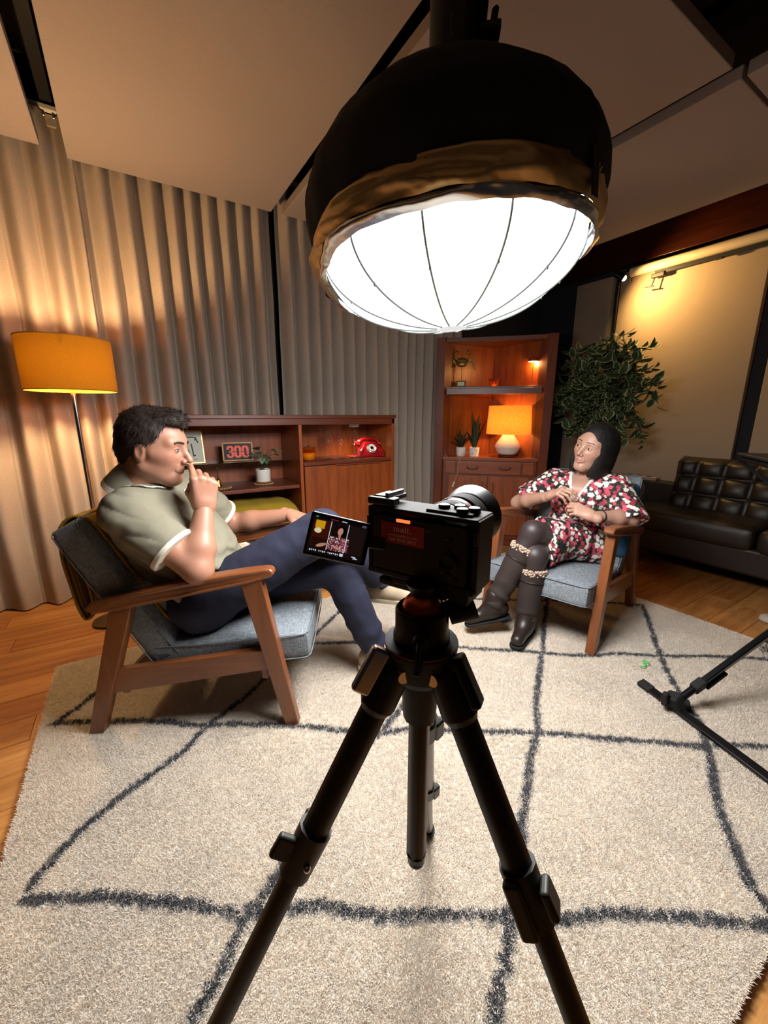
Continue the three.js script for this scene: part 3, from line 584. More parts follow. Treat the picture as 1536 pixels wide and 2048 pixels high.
// position on the cabinet's plane (local z = zl) seen at a pixel
function cabAt(px, py, zl) { const o = cab.worldToLocal(EYE.clone()), d = cab.worldToLocal(EYE.clone().add(ray(px, py))).sub(o); const t = (zl - o.z) / d.z; return o.addScaledVector(d, t); }
{
  // crab on a stand
  const yS = 1.326, c0 = cabAt(922, 770, -0.10), p = onCab(c0.x, yS, -0.10);
  const o = thing('crab_ornament', 'bronze crab ornament raised on a thin rod with label base', 'ornament', p, -Math.PI / 4);
  part(o, 'base', box(0.066, 0.045, 0.03, 0, 0.0225, 0, 0.004), std({ color: col('#20301c'), roughness: 0.5 }));
  part(o, 'label_card', new THREE.PlaneGeometry(0.048, 0.026).translate(0, 0.024, 0.0155), canvasMat(128, 70, (x, w, h) => { x.fillStyle = '#d8dcae'; x.fillRect(0, 0, w, h); x.strokeStyle = '#5a6a40'; x.lineWidth = 4; x.beginPath(); x.moveTo(40, 36); x.quadraticCurveTo(55, 28, 64, 38); x.quadraticCurveTo(76, 28, 88, 37); x.stroke(); }));
  part(o, 'rod', rod(V(0, 0.045, 0), V(0, 0.15, 0), 0.0022, 0.0022, 8), M.darkBrass);
  o.scale.setScalar(1.15);
  const brz = std({ color: col('#8a7038'), roughness: 0.38, metalness: 0.85 });
  part(o, 'shell', [ball(0.045, 0, 0.172, 0, 1.0, 0.72, 0.35), ball(0.036, 0, 0.16, 0.006, 1.05, 0.6, 0.4)], brz);
  for (const s of [-1, 1]) {
    for (let k = 0; k < 4; k++) { const a = -0.55 + k * 0.36; part(o, 'leg', tube([V(s * 0.038, 0.165 - k * 0.004, 0), V(s * (0.062), 0.172 + Math.sin(a) * 0.02 + 0.01, 0.004), V(s * (0.085), 0.160 + Math.sin(a) * 0.045, 0.002), V(s * 0.097, 0.150 + Math.sin(a) * 0.055, 0)], 0.0035, 14, 6), brz); }
    const claw = part(o, 'claw', [tube([V(s * 0.03, 0.188, 0), V(s * 0.052, 0.205, 0.004), V(s * 0.05, 0.228, 0.004), V(s * 0.036, 0.240, 0.004)], 0.0055, 16, 8), ball(0.011, s * 0.040, 0.238, 0.004, 0.8, 1.2, 0.7), tube([V(s * 0.04, 0.244, 0.004), V(s * 0.034, 0.256, 0.004), V(s * 0.022, 0.258, 0.004)], 0.0035, 10, 6), tube([V(s * 0.036, 0.238, 0.004), V(s * 0.024, 0.243, 0.004), V(s * 0.019, 0.25, 0.004)], 0.003, 10, 6)], brz);
  }
  // tealight glass
  const c1 = cabAt(988, 770, -0.16), p1 = onCab(c1.x, yS, -0.16);
  const t = thing('tealight_holder', 'small tulip-shaped amber glass tealight holder, lit', 'candle', p1);
  part(t, 'glass', lathe([[0, 0.001], [0.026, 0.002], [0.034, 0.012], [0.037, 0.03], [0.042, 0.055], [0.048, 0.068], [0.046, 0.068], [0.040, 0.055], [0.035, 0.03], [0.032, 0.014], [0.0, 0.006]], 32), phys({ color: col('#c07a4a'), transmission: 0.9, thickness: 0, roughness: 0.15, side: THREE.DoubleSide }));
  part(t, 'candle_glow', lathe([[0, 0.007], [0.018, 0.007], [0.018, 0.022], [0.006, 0.024], [0.003, 0.036], [0, 0.042]], 16), std({ color: col('#f5d9a0'), emissive: new THREE.Color().setRGB(1, 0.62, 0.22), emissiveIntensity: 3 }));
  const l1 = new THREE.PointLight(new THREE.Color().setRGB(1, 0.5, 0.15), 0.05); l1.position.copy(p1).add(V(0, 0.03, 0)); scene.add(l1);
  // little red lamp
  const c2 = cabAt(1063, 771, -0.085), p2 = onCab(c2.x, yS, -0.085);
  const m = thing('mini_table_lamp', 'slim red cordless table lamp with flat round head, lit', 'lamp', p2);
  const redM = std({ color: col('#a8402c'), roughness: 0.4, metalness: 0.3 });
  part(m, 'base', lathe([[0, 0], [0.032, 0], [0.033, 0.004], [0.028, 0.007], [0, 0.007]]), redM);
  part(m, 'stem', rod(V(0, 0.006, 0), V(0, 0.185, 0), 0.0035, 0.0035, 10), redM);
  part(m, 'shade', lathe([[0, 0.214], [0.033, 0.214], [0.036, 0.21], [0.041, 0.186], [0.039, 0.186], [0.033, 0.205], [0, 0.206]]), redM);
  part(m, 'led_disc', lathe([[0.006, 0.188], [0.037, 0.188], [0.037, 0.191], [0.006, 0.191]]), std({ color: col('#fff'), emissive: new THREE.Color().setRGB(1, 0.75, 0.45), emissiveIntensity: 7 }));
  const l2 = new THREE.PointLight(new THREE.Color().setRGB(1, 0.47, 0.14), 0.42); l2.position.copy(p2).add(V(0, 0.176, 0)); l2.shadow.radius = 1.2; scene.add(l2);
  // ceramic table lamp
  const yC = 0.757, c3 = cabAt(1014, 908, -0.125), p3 = onCab(c3.x, yC, -0.125);
  const L = thing('table_lamp', 'white ceramic table lamp with speckled yellow drum shade, lit', 'lamp', p3);
  part(L, 'foot', lathe([[0, 0], [0.060, 0], [0.060, 0.016], [0, 0.016]]), M.teakDark);
  part(L, 'body', lathe([[0, 0.014], [0.056, 0.016], [0.070, 0.03], [0.086, 0.066], [0.087, 0.078], [0.078, 0.098], [0.032, 0.162], [0.026, 0.168], [0, 0.168]], 48), phys({ color: col('#dcd6c8'), roughness: 0.3, clearcoat: 0.5 }));
  const spk = dataTex(256, 128, (u, v, x, y) => { const s = nz(x * 0.55, y * 0.55, 2) > 0.32 ? 0.62 : 1, k = s * (0.95 + 0.08 * nz(x * 0.8, y * 0.2, 5)); return [242 * k, 178 * k, 66 * k]; }, true, THREE.RepeatWrapping); spk.repeat.set(4, 1);
  const shadeM = phys({ map: spk, roughness: 1, transmission: 0.28, thickness: 0, side: THREE.DoubleSide });
  L.scale.setScalar(1.2);
  part(L, 'shade', lathe([[0.152, 0.160], [0.152, 0.165], [0.143, 0.345], [0.143, 0.350]], 56), shadeM);
  part(L, 'bulb', [ball(0.028, 0, 0.24, 0), rod(V(0, 0.165, 0), V(0, 0.22, 0), 0.012)], std({ color: col('#fff'), emissive: new THREE.Color().setRGB(1, 0.6, 0.22), emissiveIntensity: 4 }));
  const l3 = new THREE.PointLight(new THREE.Color().setRGB(1, 0.55, 0.20), 0.55); l3.position.copy(p3).add(V(0, 0.288, 0)); l3.shadow.radius = 1.4; scene.add(l3);
  // plants in white pots
  reseed(64);
  const dark = [std({ color: col('#23361f'), roughness: 0.5, side: THREE.DoubleSide }), std({ color: col('#1a2a1c'), roughness: 0.5, side: THREE.DoubleSide }), std({ color: col('#4b3a26'), roughness: 0.6, side: THREE.DoubleSide })];
  const pot = (px, zl, r, label, kind) => {
    const c = cabAt(px, 905, zl), p = onCab(c.x, yC, zl), q = thing('potted_plant', label, 'plant', p);
    q.scale.setScalar(1.3);
    part(q, 'pot', lathe([[0, 0], [r * 0.8, 0], [r * 0.86, 0.003], [r, 0.058], [r * 0.94, 0.06], [r * 0.9, 0.052], [0, 0.052]]), M.white);
    if (kind === 'spiky') for (let k = 0; k < 26; k++) { const a = k * 2.4, len = rr(0.08, 0.17), lf = part(q, 'leaf', leafBlade(len, rr(0.006, 0.011), 0.12, 0.4), dark[k % 3 === 0 ? 2 : k % 2]); lf.position.set(Math.cos(a) * 0.008, 0.05, Math.sin(a) * 0.008); lf.rotation.set(0, -a, rr(0.5, 1.35), 'YZX'); }
    else for (let k = 0; k < 9; k++) { const a = k * 2.4, len = rr(0.13, 0.25), lf = part(q, 'leaf', leafBlade(len, rr(0.012, 0.02), 0.05, 0.3), dark[k % 2]); lf.position.set(Math.cos(a) * 0.01, 0.05, Math.sin(a) * 0.01); lf.rotation.set(0, -a, rr(1.1, 1.5), 'YZX'); }
    return q;
  };
  pot(922, -0.13, 0.034, 'dark spiky plant in a small white pot, nearer the unit edge', 'spiky');
  const q2 = pot(948, -0.11, 0.034, 'upright sword-leaved plant in a white spotted pot beside the lamp', 'sword');
  const dots = []; for (let k = 0; k < 7; k++) { const a = k * 0.9, y = k % 2 ? 0.02 : 0.042, r = 0.029 + (y / 0.058) * 0.0045; dots.push(ball(0.004, Math.cos(a) * r, y, Math.sin(a) * r, 1, 1, 1, 8, 6)); }
  part(q2, 'pot_spots', dots, std({ color: col('#9a8a4c'), roughness: 0.6 }));
  // lamp flex hanging over the front, with inline switch
  const f = thing('lamp_flex', 'clear lamp flex with inline switch hanging down the unit front', 'cord');
  const fp = [[938, 905, -0.03], [924, 908, 0.0], [918, 925, 0.008], [914, 950, 0.010], [908, 965, 0.012], [901, 985, 0.014], [893, 1010, 0.016], [888, 1040, 0.018]].map(([x, y, z]) => { const c = cabAt(x, y, z); return cab.localToWorld(c); });
  part(f, 'cable', tube(fp, 0.0022, 60, 6), std({ color: col('#b89a78'), roughness: 0.4 }));
  const sw = fp[4].clone(); part(f, 'switch', aim(box(0.014, 0.05, 0.014, 0, 0, 0, 0.005), fp[4].clone().lerp(fp[3], 0.2), fp[4].clone().lerp(fp[5], 0.5)), std({ color: col('#cfc6b8'), roughness: 0.4 }));
}

// ================= floor lamp =================
{
  const o = thing('floor_lamp', 'tall floor lamp with ochre drum shade and slim chrome pole', 'lamp', [-0.20, 0, -2.50]);
  const och = phys({ color: col('#c47f10'), map: sized(T.cloth, 8, 4), roughness: 1, transmission: 0.028, thickness: 0, side: THREE.DoubleSide });
  part(o, 'base', lathe([[0, 0], [0.088, 0], [0.092, 0.006], [0.088, 0.014], [0.02, 0.02], [0, 0.02]]), M.darkBrass);
  part(o, 'pole', rod(V(0, 0.015, 0), V(0, 1.30, 0), 0.0105, 0.0105, 18), M.chrome);
  part(o, 'shade', [lathe([[0.183, 1.212], [0.184, 1.216], [0.184, 1.441], [0.183, 1.445]], 64)], och);
  part(o, 'shade_ring', [new THREE.TorusGeometry(0.182, 0.003, 8, 64).rotateX(Math.PI / 2).translate(0, 1.214, 0), new THREE.TorusGeometry(0.182, 0.003, 8, 64).rotateX(Math.PI / 2).translate(0, 1.443, 0)], std({ color: col('#b87a18'), roughness: 0.8 }));
  part(o, 'shade_spider', [rod(V(-0.18, 1.40, 0), V(0.18, 1.40, 0), 0.0018), rod(V(0, 1.40, -0.18), V(0, 1.40, 0.18), 0.0018)], M.chrome);
  part(o, 'bulb', [ball(0.032, 0, 1.335, 0), rod(V(0, 1.28, 0), V(0, 1.32, 0), 0.014)], std({ color: col('#fff'), emissive: new THREE.Color().setRGB(1, 0.72, 0.36), emissiveIntensity: 8 }));
  const l = new THREE.PointLight(new THREE.Color().setRGB(1, 0.68, 0.34), 3.4); l.position.set(-0.20, 1.335, -2.50); l.shadow.radius = 1.6; scene.add(l);
}

// ================= sofa =================
{
  const X0 = 3.16, XB = 3.60, o = thing('leather_sofa', 'dark brown button-tufted leather sofa against the panelled wall', 'sofa', [0, 0, 0]);
  const lea = phys({ color: col('#1f150b'), roughness: 0.46, bumpMap: sized(dataTex(256, 256, (u, v, x, y) => { const k = 128 + 90 * nz(x * 0.35, y * 0.35, 1) + 60 * nz(x * 0.9, y * 0.9, 4); return [k, k, k]; }, false, THREE.RepeatWrapping), 3, 3), bumpScale: 0.0012 });
  const zl = -1.60, zr = 0.55;
  part(o, 'base', box(0.52, 0.17, zr - zl, 3.44, 0.205, (zl + zr) / 2, 0.02), lea);
  for (const [a, b] of [[zl, -0.80], [-0.79, -0.05], [-0.04, zr]]) { const c = part(o, 'seat_cushion', cushion(0.52, 0.155, b - a, 0.018, 26, 0.045), lea); c.position.set(3.42, 0.345, (a + b) / 2); }
  // tufted back: a grid of puffs with buttons at the crossings
  const rows = 3, cw = 0.165, z0 = -1.46, ncol = 12, H = 0.42, nx = ncol * 10, ny = rows * 12, pos = [], uv = [], idx = [];
  for (let j = 0; j <= ny; j++) for (let i = 0; i <= nx; i++) {
    const s = i / 10, r = j / 12, fx = s % 1, fy = r % 1, u = Math.abs(Math.sin(Math.PI * s)), v = Math.abs(Math.sin(Math.PI * r));
    const puff = 0.042 * Math.pow(u, 0.42) * Math.pow(v, 0.42), top = r / rows, fall = top > 0.93 ? (top - 0.93) * 0.9 : 0, eg = s < 0.4 ? (0.4 - s) * 0.18 : 0;
    pos.push(XB - 0.0 - puff - 0.16 * (1 - top) * 0.55 + fall + eg, 0.40 + H * top * 0.93, z0 + s * cw); uv.push(s * cw, top * H);
  }
  for (let j = 0; j < ny; j++) for (let i = 0; i < nx; i++) { const a = j * (nx + 1) + i, b = a + 1, c = a + nx + 1, d = c + 1; idx.push(a, b, d, a, d, c); }
  const g = new THREE.BufferGeometry(); g.setAttribute('position', new THREE.Float32BufferAttribute(pos, 3)); g.setAttribute('uv', new THREE.Float32BufferAttribute(uv, 2)); g.setIndex(idx); g.computeVertexNormals();
  const lea2 = lea.clone(); lea2.side = THREE.DoubleSide;
  const bk = part(o, 'tufted_back', g, lea2);
  part(o, 'back_frame', box(0.10, 0.74, ncol * cw, 3.665, 0.40, z0 + ncol * cw / 2, 0.03), lea);
  for (let r = 1; r < rows; r++) for (let k = 1; k < ncol - 2; k++) part(bk, 'button', ball(0.009, XB - 0.16 * (1 - r / rows) * 0.55 - 0.004, 0.40 + H * 0.93 * r / rows, z0 + k * cw, 0.6, 1, 1, 10, 8), lea);
  for (const z of [zl + 0.1, -0.5, zr - 0.1]) part(o, 'leg', rod(V(3.24, 0, z), V(3.24, 0.13, z), 0.014, 0.02), M.black);
}

// ================= ficus =================
{
  const base = V(3.34, 0, -1.98), o = thing('potted_ficus', 'tall variegated ficus tree with dense green and cream leaves', 'plant', base);
  part(o, 'pot', lathe([[0, 0], [0.13, 0], [0.135, 0.01], [0.165, 0.30], [0.155, 0.31], [0.145, 0.28], [0, 0.28]]), M.black);
  reseed(2024);
  const bark = std({ color: col('#3c2c1e'), roughness: 0.9 });
  const trunkPts = [V(0, 0.28, 0), V(0.02, 0.6, 0.01), V(-0.02, 0.95, -0.01), V(0.0, 1.3, 0.02), V(0.0, 1.6, 0.0)];
  part(o, 'trunk', tube(trunkPts, 0.014, 40, 8), bark);
  // leaf: green heart with a cream margin
  const lb = (len, wid) => {
    const n = 6, pos = [], idx = [], c = []; const G = [0.040, 0.085, 0.026], C = [0.46, 0.47, 0.25];
    for (let i = 0; i <= n; i++) { const t = i / n, w = wid * Math.pow(Math.sin(Math.PI * Math.pow(clamp(t, 0, 1), 0.72)), 0.85), y = -len * 0.22 * t * t; for (const [k, cc] of [[-1, C], [-0.80, C], [-0.68, G], [0, G], [0.68, G], [0.80, C], [1, C]]) { pos.push(len * t, y + Math.abs(k) * w * 0.28, w * k); c.push(...(i === n ? C : cc)); } }
    for (let i = 0; i < n; i++) for (let k = 0; k < 6; k++) { const a = i * 7 + k, b = a + 7; idx.push(a, a + 1, b + 1, a, b + 1, b); }
    const g = new THREE.BufferGeometry(); g.setAttribute('position', new THREE.Float32BufferAttribute(pos, 3)); g.setAttribute('color', new THREE.Float32BufferAttribute(c, 3)); g.setIndex(idx); g.computeVertexNormals(); return g;
  };
  const lgs = [lb(0.080, 0.025), lb(0.066, 0.021), lb(0.092, 0.028)];
  const lm = std({ vertexColors: true, roughness: 0.5, side: THREE.DoubleSide });
  const tips = [], twigs = [], leaves = [], cen = V(-0.05, 1.27, 0.04);
  const q = new THREE.Quaternion();
  for (let b = 0; b < 84; b++) {
    const t = rr(0.35, 1), st = new THREE.CatmullRomCurve3(trunkPts).getPointAt(t), u = rr(-0.75, 1), a = rr(0, Math.PI * 2), s = Math.sqrt(1 - u * u);
    const R = V(0.30, 0.50, 0.46), end = V(cen.x + Math.cos(a) * s * R.x, cen.y + u * R.y, cen.z + Math.sin(a) * s * R.z).lerp(cen, rr(0, 0.25));
    const mid = st.clone().lerp(end, 0.55).add(V(0, 0.06, 0)); end.y -= 0.05; const cv = new THREE.CatmullRomCurve3([st, mid, end]);
    twigs.push(new THREE.TubeGeometry(cv, 10, 0.003, 5));
    const n = 16; for (let k = 0; k < n; k++) {
      const p = cv.getPointAt(lerp(0.30, 1, k / (n - 1))), dir = V(rr(-1, 1), rr(-0.7, 0.5), rr(-1, 1)).normalize().addScaledVector(cv.getTangentAt(0.9), 0.6).normalize();
      leaves.push({ p: p.clone().add(V(rr(-0.02, 0.02), rr(-0.02, 0.02), rr(-0.02, 0.02))), dir, roll: rr(-0.6, 0.6), g: lgs[Math.floor(rnd() * 3)], s: rr(0.85, 1.3) });
    }
  }
  part(o, 'twigs', twigs, bark).userData.kind = 'stuff';
  const eye = EYE.clone().sub(base); leaves.sort((A, B) => A.p.distanceTo(eye) / A.s - B.p.distanceTo(eye) / B.s);
  const place = (L) => { const z = V(0, 1, 0).cross(L.dir).normalize(), y = L.dir.clone().cross(z).negate(), m = new THREE.Matrix4().makeBasis(L.dir, y.clone(), L.dir.clone().cross(y)); m.multiply(new THREE.Matrix4().makeRotationX(L.roll)).scale(V(L.s, L.s, L.s)); m.setPosition(L.p); return m; };
  const rest = [];
  leaves.forEach((L, i) => { const m = place(L); if (i < 298) { const lf = part(o, 'leaf', L.g, lm); m.decompose(lf.position, lf.quaternion, lf.scale); } else rest.push(L.g.clone().applyMatrix4(m)); });
  part(o, 'foliage', rest, lm).userData.kind = 'stuff';
}
// ================= lantern softbox on a boom =================
{
  const R = 0.385, o = thing('lantern_softbox', 'round lantern softbox with glowing white belly and black cloth skirt with gold lining', 'studio light', LANTERN);
  const hf = V(FWD.x, 0, FWD.z).normalize();
  o.scale.setScalar(0.85); o.quaternion.setFromAxisAngle(hf, -0.075);
  const camA = Math.atan2(-LANTERN.z, -LANTERN.x);
  const rel = (th) => { let a = th - camA; while (a > Math.PI) a -= Math.PI * 2; while (a < -Math.PI) a += Math.PI * 2; return a; };   // 0 = towards the camera, + = to image left
  const sheet = (nu, nv, fn) => {
    const pos = [], uv = [], idx = [];
    for (let j = 0; j <= nv; j++) for (let i = 0; i <= nu; i++) { const p = fn(i / nu * Math.PI * 2, j / nv); pos.push(p[0], p[1], p[2]); uv.push(i / nu * 2.4, j / nv * 0.4); }
    for (let j = 0; j < nv; j++) for (let i = 0; i < nu; i++) { const a = j * (nu + 1) + i, b = a + 1, c = a + nu + 1, d = c + 1; idx.push(a, d, b, a, c, d); }
    const g = new THREE.BufferGeometry(); g.setAttribute('position', new THREE.Float32BufferAttribute(pos, 3)); g.setAttribute('uv', new THREE.Float32BufferAttribute(uv, 2)); g.setIndex(idx); g.computeVertexNormals(); return g;
  };
  const NR = 12, domeR = (th, f) => { const k = Math.abs(Math.sin((th - 0.35) * NR / 2)); return R * Math.cos(f) * (1 - 0.018 * k * Math.sin(2 * f)); };
  // diffuser cloth
  const dome = sheet(144, 30, (th, t) => { const f = lerp(-0.15, Math.PI / 2 * 0.93, t), r = domeR(th, f); return [Math.cos(th) * r, -0.206 * Math.sin(f), Math.sin(th) * r]; });
  part(o, 'diffuser', dome, std({ color: col('#f4f4f2'), roughness: 1, emissive: new THREE.Color().setRGB(0.95, 0.98, 1.0), emissiveIntensity: 2.6, side: THREE.DoubleSide }));
  const ribM = std({ color: col('#9aa5a0'), roughness: 0.6 });
  for (let k = 0; k < NR; k++) {
    const th = 0.35 + k / NR * Math.PI * 2, pts = []; for (let s = 0; s <= 12; s++) { const f = lerp(0.0, Math.PI / 2 * 0.925, s / 12), r = R * Math.cos(f) + 0.002; pts.push(V(Math.cos(th) * r, -0.2075 * Math.sin(f), Math.sin(th) * r)); }
    part(o, 'rib', tube(pts, 0.0026, 24, 6), ribM);
    const f = 0.62, r = R * Math.cos(f) + 0.003; part(o, 'rib_clip', ball(0.005, Math.cos(th) * r, -0.2075 * Math.sin(f), Math.sin(th) * r, 0.7, 1.3, 0.7, 8, 6), ribM);
  }
  part(o, 'bottom_ring', [new THREE.TorusGeometry(0.042, 0.0025, 8, 40).rotateX(Math.PI / 2).translate(0, -0.2065, 0), new THREE.CylinderGeometry(0.041, 0.041, 0.003, 32).translate(0, -0.2055, 0)], std({ color: col('#c9cdca'), roughness: 0.6, emissive: new THREE.Color().setRGB(0.9, 0.95, 1), emissiveIntensity: 0.6 }));
  // black cover
  const cover = sheet(160, 26, (th, t) => {
    const a = rel(th), prof = [[R + 0.014, -0.01], [R + 0.034, 0.06], [R + 0.038, 0.13], [0.400, 0.205], [0.345, 0.28], [0.27, 0.342], [0.19, 0.385], [0.115, 0.405], [0.05, 0.41]], x = t * (prof.length - 1), i = Math.min(prof.length - 2, Math.floor(x)), u = x - i;
    let r = lerp(prof[i][0], prof[i + 1][0], u), y = lerp(prof[i][1], prof[i + 1][1], u);
    const w = 1 - t; r += w * (0.010 * nz(Math.cos(th) * 3, Math.sin(th) * 3, t * 2) + 0.006 * nz(Math.cos(th) * 9, Math.sin(th) * 9, t * 3));
    if (a < -0.6 && a > -2.2) { const k = Math.sin((a + 0.6) / -1.6 * Math.PI); r += 0.012 * k * (1 - t); y += 0.03 * k * (1 - t); }
    if (t < 0.12) y += -0.06 * sstep(0.5, 1.8, a) * (1 - t / 0.12);
    return [Math.cos(th) * r, y, Math.sin(th) * r];
  });
  part(o, 'black_cover', cover, std({ color: col('#111319'), roughness: 0.9, side: THREE.DoubleSide }));
  // turned-up skirt: gold outside, silver hem
  const low = (a) => -0.022 - 0.085 * sstep(0.7, 1.7, a) - 0.02 * sstep(-0.9, -1.9, a);
  const high = (a) => 0.082 - 0.055 * sstep(0.5, 1.5, a) + 0.12 * Math.exp(-Math.pow((a + 1.12) / 0.20, 2)) - 0.03 * Math.exp(-Math.pow((a + 0.85) / 0.06, 2));
  const wr = (th, y) => 0.010 * nz(Math.cos(th) * 2.0, Math.sin(th) * 2.0 + y * 12, y * 40) + 0.005 * nz(Math.cos(th) * 4 + y * 18, Math.sin(th) * 4, y * 70) + 0.0015 * nz(Math.cos(th) * 18, Math.sin(th) * 18 + y * 40, y * 60);
  const band = (y0f, y1f, push) => sheet(420, 14, (th, t) => { const a = rel(th), y = lerp(y0f(a), y1f(a), t), rs = R * Math.sqrt(Math.max(0.2, 1 - Math.pow(Math.min(y, 0.0) / 0.206, 2))), tuck = Math.sin(Math.PI * clamp(t)) * 0.014; const r = Math.max(rs + 0.006, (y > 0 ? R : rs) + push * (1 - 0.8 * sstep(0.78, 1, t)) + tuck + wr(th, y) * (1 - 0.7 * sstep(0.8, 1, t))); return [Math.cos(th) * r, y + 0.006 * nz(Math.cos(th) * 5, Math.sin(th) * 5, t), Math.sin(th) * r]; });
  const gold = std({ color: col('#d8bb84'), roughness: 0.40, metalness: 0.95, side: THREE.DoubleSide }), silver = std({ color: col('#dfe3e6'), roughness: 0.22, metalness: 0.95, side: THREE.DoubleSide });
  part(o, 'gold_skirt', band((a) => low(a) + 0.022, (a) => high(a), 0.024), gold);
  part(o, 'silver_hem', band((a) => low(a) - 0.004, (a) => low(a) + 0.028, 0.014), silver);
  { const th = camA - 0.86, r = R + 0.045; const st = part(o, 'strap', box(0.03, 0.10, 0.004, 0, 0, 0, 0.001), M.black); st.position.set(Math.cos(th) * r, 0.04, Math.sin(th) * r); st.rotation.y = -th + Math.PI / 2; }
  { const th = camA + 0.95, r = R + 0.028; part(o, 'grommet', ball(0.007, Math.cos(th) * r, 0.06, Math.sin(th) * r), M.chrome); }
  part(o, 'speed_ring', [lathe([[0.055, 0.39], [0.085, 0.395], [0.085, 0.42], [0.055, 0.424]], 40), new THREE.TorusGeometry(0.045, 0.005, 8, 30, Math.PI).translate(0, 0.413, 0.04)], M.blackMetal);
}
{
  const top = LANTERN.clone().add(V(-0.028, 0.348, 0.02));
  const o = thing('studio_light', 'thick black cylindrical lamp head above the softbox, hung from a boom', 'studio light', top);
  part(o, 'housing', [lathe([[0, 0], [0.052, 0], [0.0535, 0.006], [0.0535, 0.20], [0.05, 0.206], [0, 0.206]], 44)], std({ color: col('#131416'), roughness: 0.45 }));
  part(o, 'scuff', tube([V(-0.036, 0.05, 0.0405), V(-0.0385, 0.075, 0.038), V(-0.0375, 0.095, 0.039)], 0.0012, 10, 5), std({ color: col('#6d6f70'), roughness: 0.7 }));
  const yk = new THREE.Group(); yk.name = 'yoke'; o.add(yk);
  const s = RIGHT.clone();
  part(yk, 'bracket', [beam(s.clone().multiplyScalar(0.058).add(V(0, 0.075, 0)), s.clone().multiplyScalar(0.066).add(V(0, 0.22, 0)), 0.02, 0.03), beam(s.clone().multiplyScalar(0.058).add(V(0, 0.075, 0)), s.clone().multiplyScalar(0.10).add(V(0, 0.10, 0)), 0.018, 0.024)], M.blackMetal);
  part(yk, 'locking_knob', rod(s.clone().multiplyScalar(0.06).add(V(0, 0.10, 0)), s.clone().multiplyScalar(0.105).add(V(0, 0.10, 0)), 0.016, 0.02, 16), M.black);
  part(yk, 'locking_lever', beam(s.clone().multiplyScalar(0.085).add(V(0, 0.065, 0)), s.clone().multiplyScalar(0.095).add(V(0, 0.145, 0)), 0.012, 0.016), M.rubber);
  part(yk, 'crossbar', rod(V(0, 0.205, 0), V(0, 0.25, 0), 0.016), M.blackMetal);
}
// boom and stand out at the right edge
{
  const P = V(2.50, 0, -0.24), o = thing('boom_stand', 'black folding light stand whose foot rests on the rug corner', 'light stand', [0, 0, 0]);
  const J = V(1.603, 0.062, -0.520);
  part(o, 'boom_arm', rod(V(0.745, 2.165, -0.88), V(2.62, 2.21, -0.19), 0.0145, 0.0145), M.blackMetal);
  part(o, 'column', rod(V(P.x, 0.05, P.z), V(P.x, 2.24, P.z), 0.018, 0.018), M.blackMetal);
  const leg = new THREE.Group(); leg.name = 'foot_bar'; o.add(leg);
  part(leg, 'bar', beam(V(1.635, 0.040, -0.615), V(1.385, 0.040, 0.13), 0.030, 0.016, 0.004), std({ color: col('#0d0d0f'), roughness: 0.35, metalness: 0.4 }));
  part(leg, 'end_cap', beam(V(1.652, 0.040, -0.665), V(1.634, 0.040, -0.612), 0.036, 0.022, 0.006), M.rubber);
  const tip = V(1.99, 0.284, -0.40), dir = tip.clone().sub(J).normalize();
  const st = new THREE.Group(); st.name = 'strut'; o.add(st);
  part(st, 'inner_tube', rod(J, J.clone().addScaledVector(dir, 0.12), 0.013, 0.013), M.blackMetal);
  part(st, 'outer_tube', beam(J.clone().addScaledVector(dir, 0.10), J.clone().addScaledVector(dir, 1.02), 0.034, 0.022, 0.006), std({ color: col('#141416'), roughness: 0.35, metalness: 0.4 }));
  part(st, 'collar', beam(J.clone().addScaledVector(dir, 0.085), J.clone().addScaledVector(dir, 0.135), 0.044, 0.032, 0.006), M.rubber);
  part(st, 'lock_lever', beam(J.clone().addScaledVector(dir, 0.13).add(V(0.012, -0.022, 0.012)), J.clone().addScaledVector(dir, 0.23).add(V(0.012, -0.020, 0.012)), 0.012, 0.014, 0.004), M.rubber);
  part(o, 'hinge', [beam(J.clone().add(V(-0.01, 0.03, -0.012)), J.clone().add(V(0.012, -0.03, 0.012)), 0.05, 0.05, 0.01), beam(J.clone().add(V(-0.034, -0.01, -0.02)), J.clone().add(V(-0.036, 0.042, -0.022)), 0.024, 0.02, 0.006), rod(J.clone().add(V(-0.03, 0, -0.03)), J.clone().add(V(0.03, 0, 0.03)), 0.016), beam(J.clone().add(V(0.03, -0.012, 0.02)), J.clone().add(V(0.05, -0.03, 0.03)), 0.016, 0.016, 0.004)], M.rubber);
}

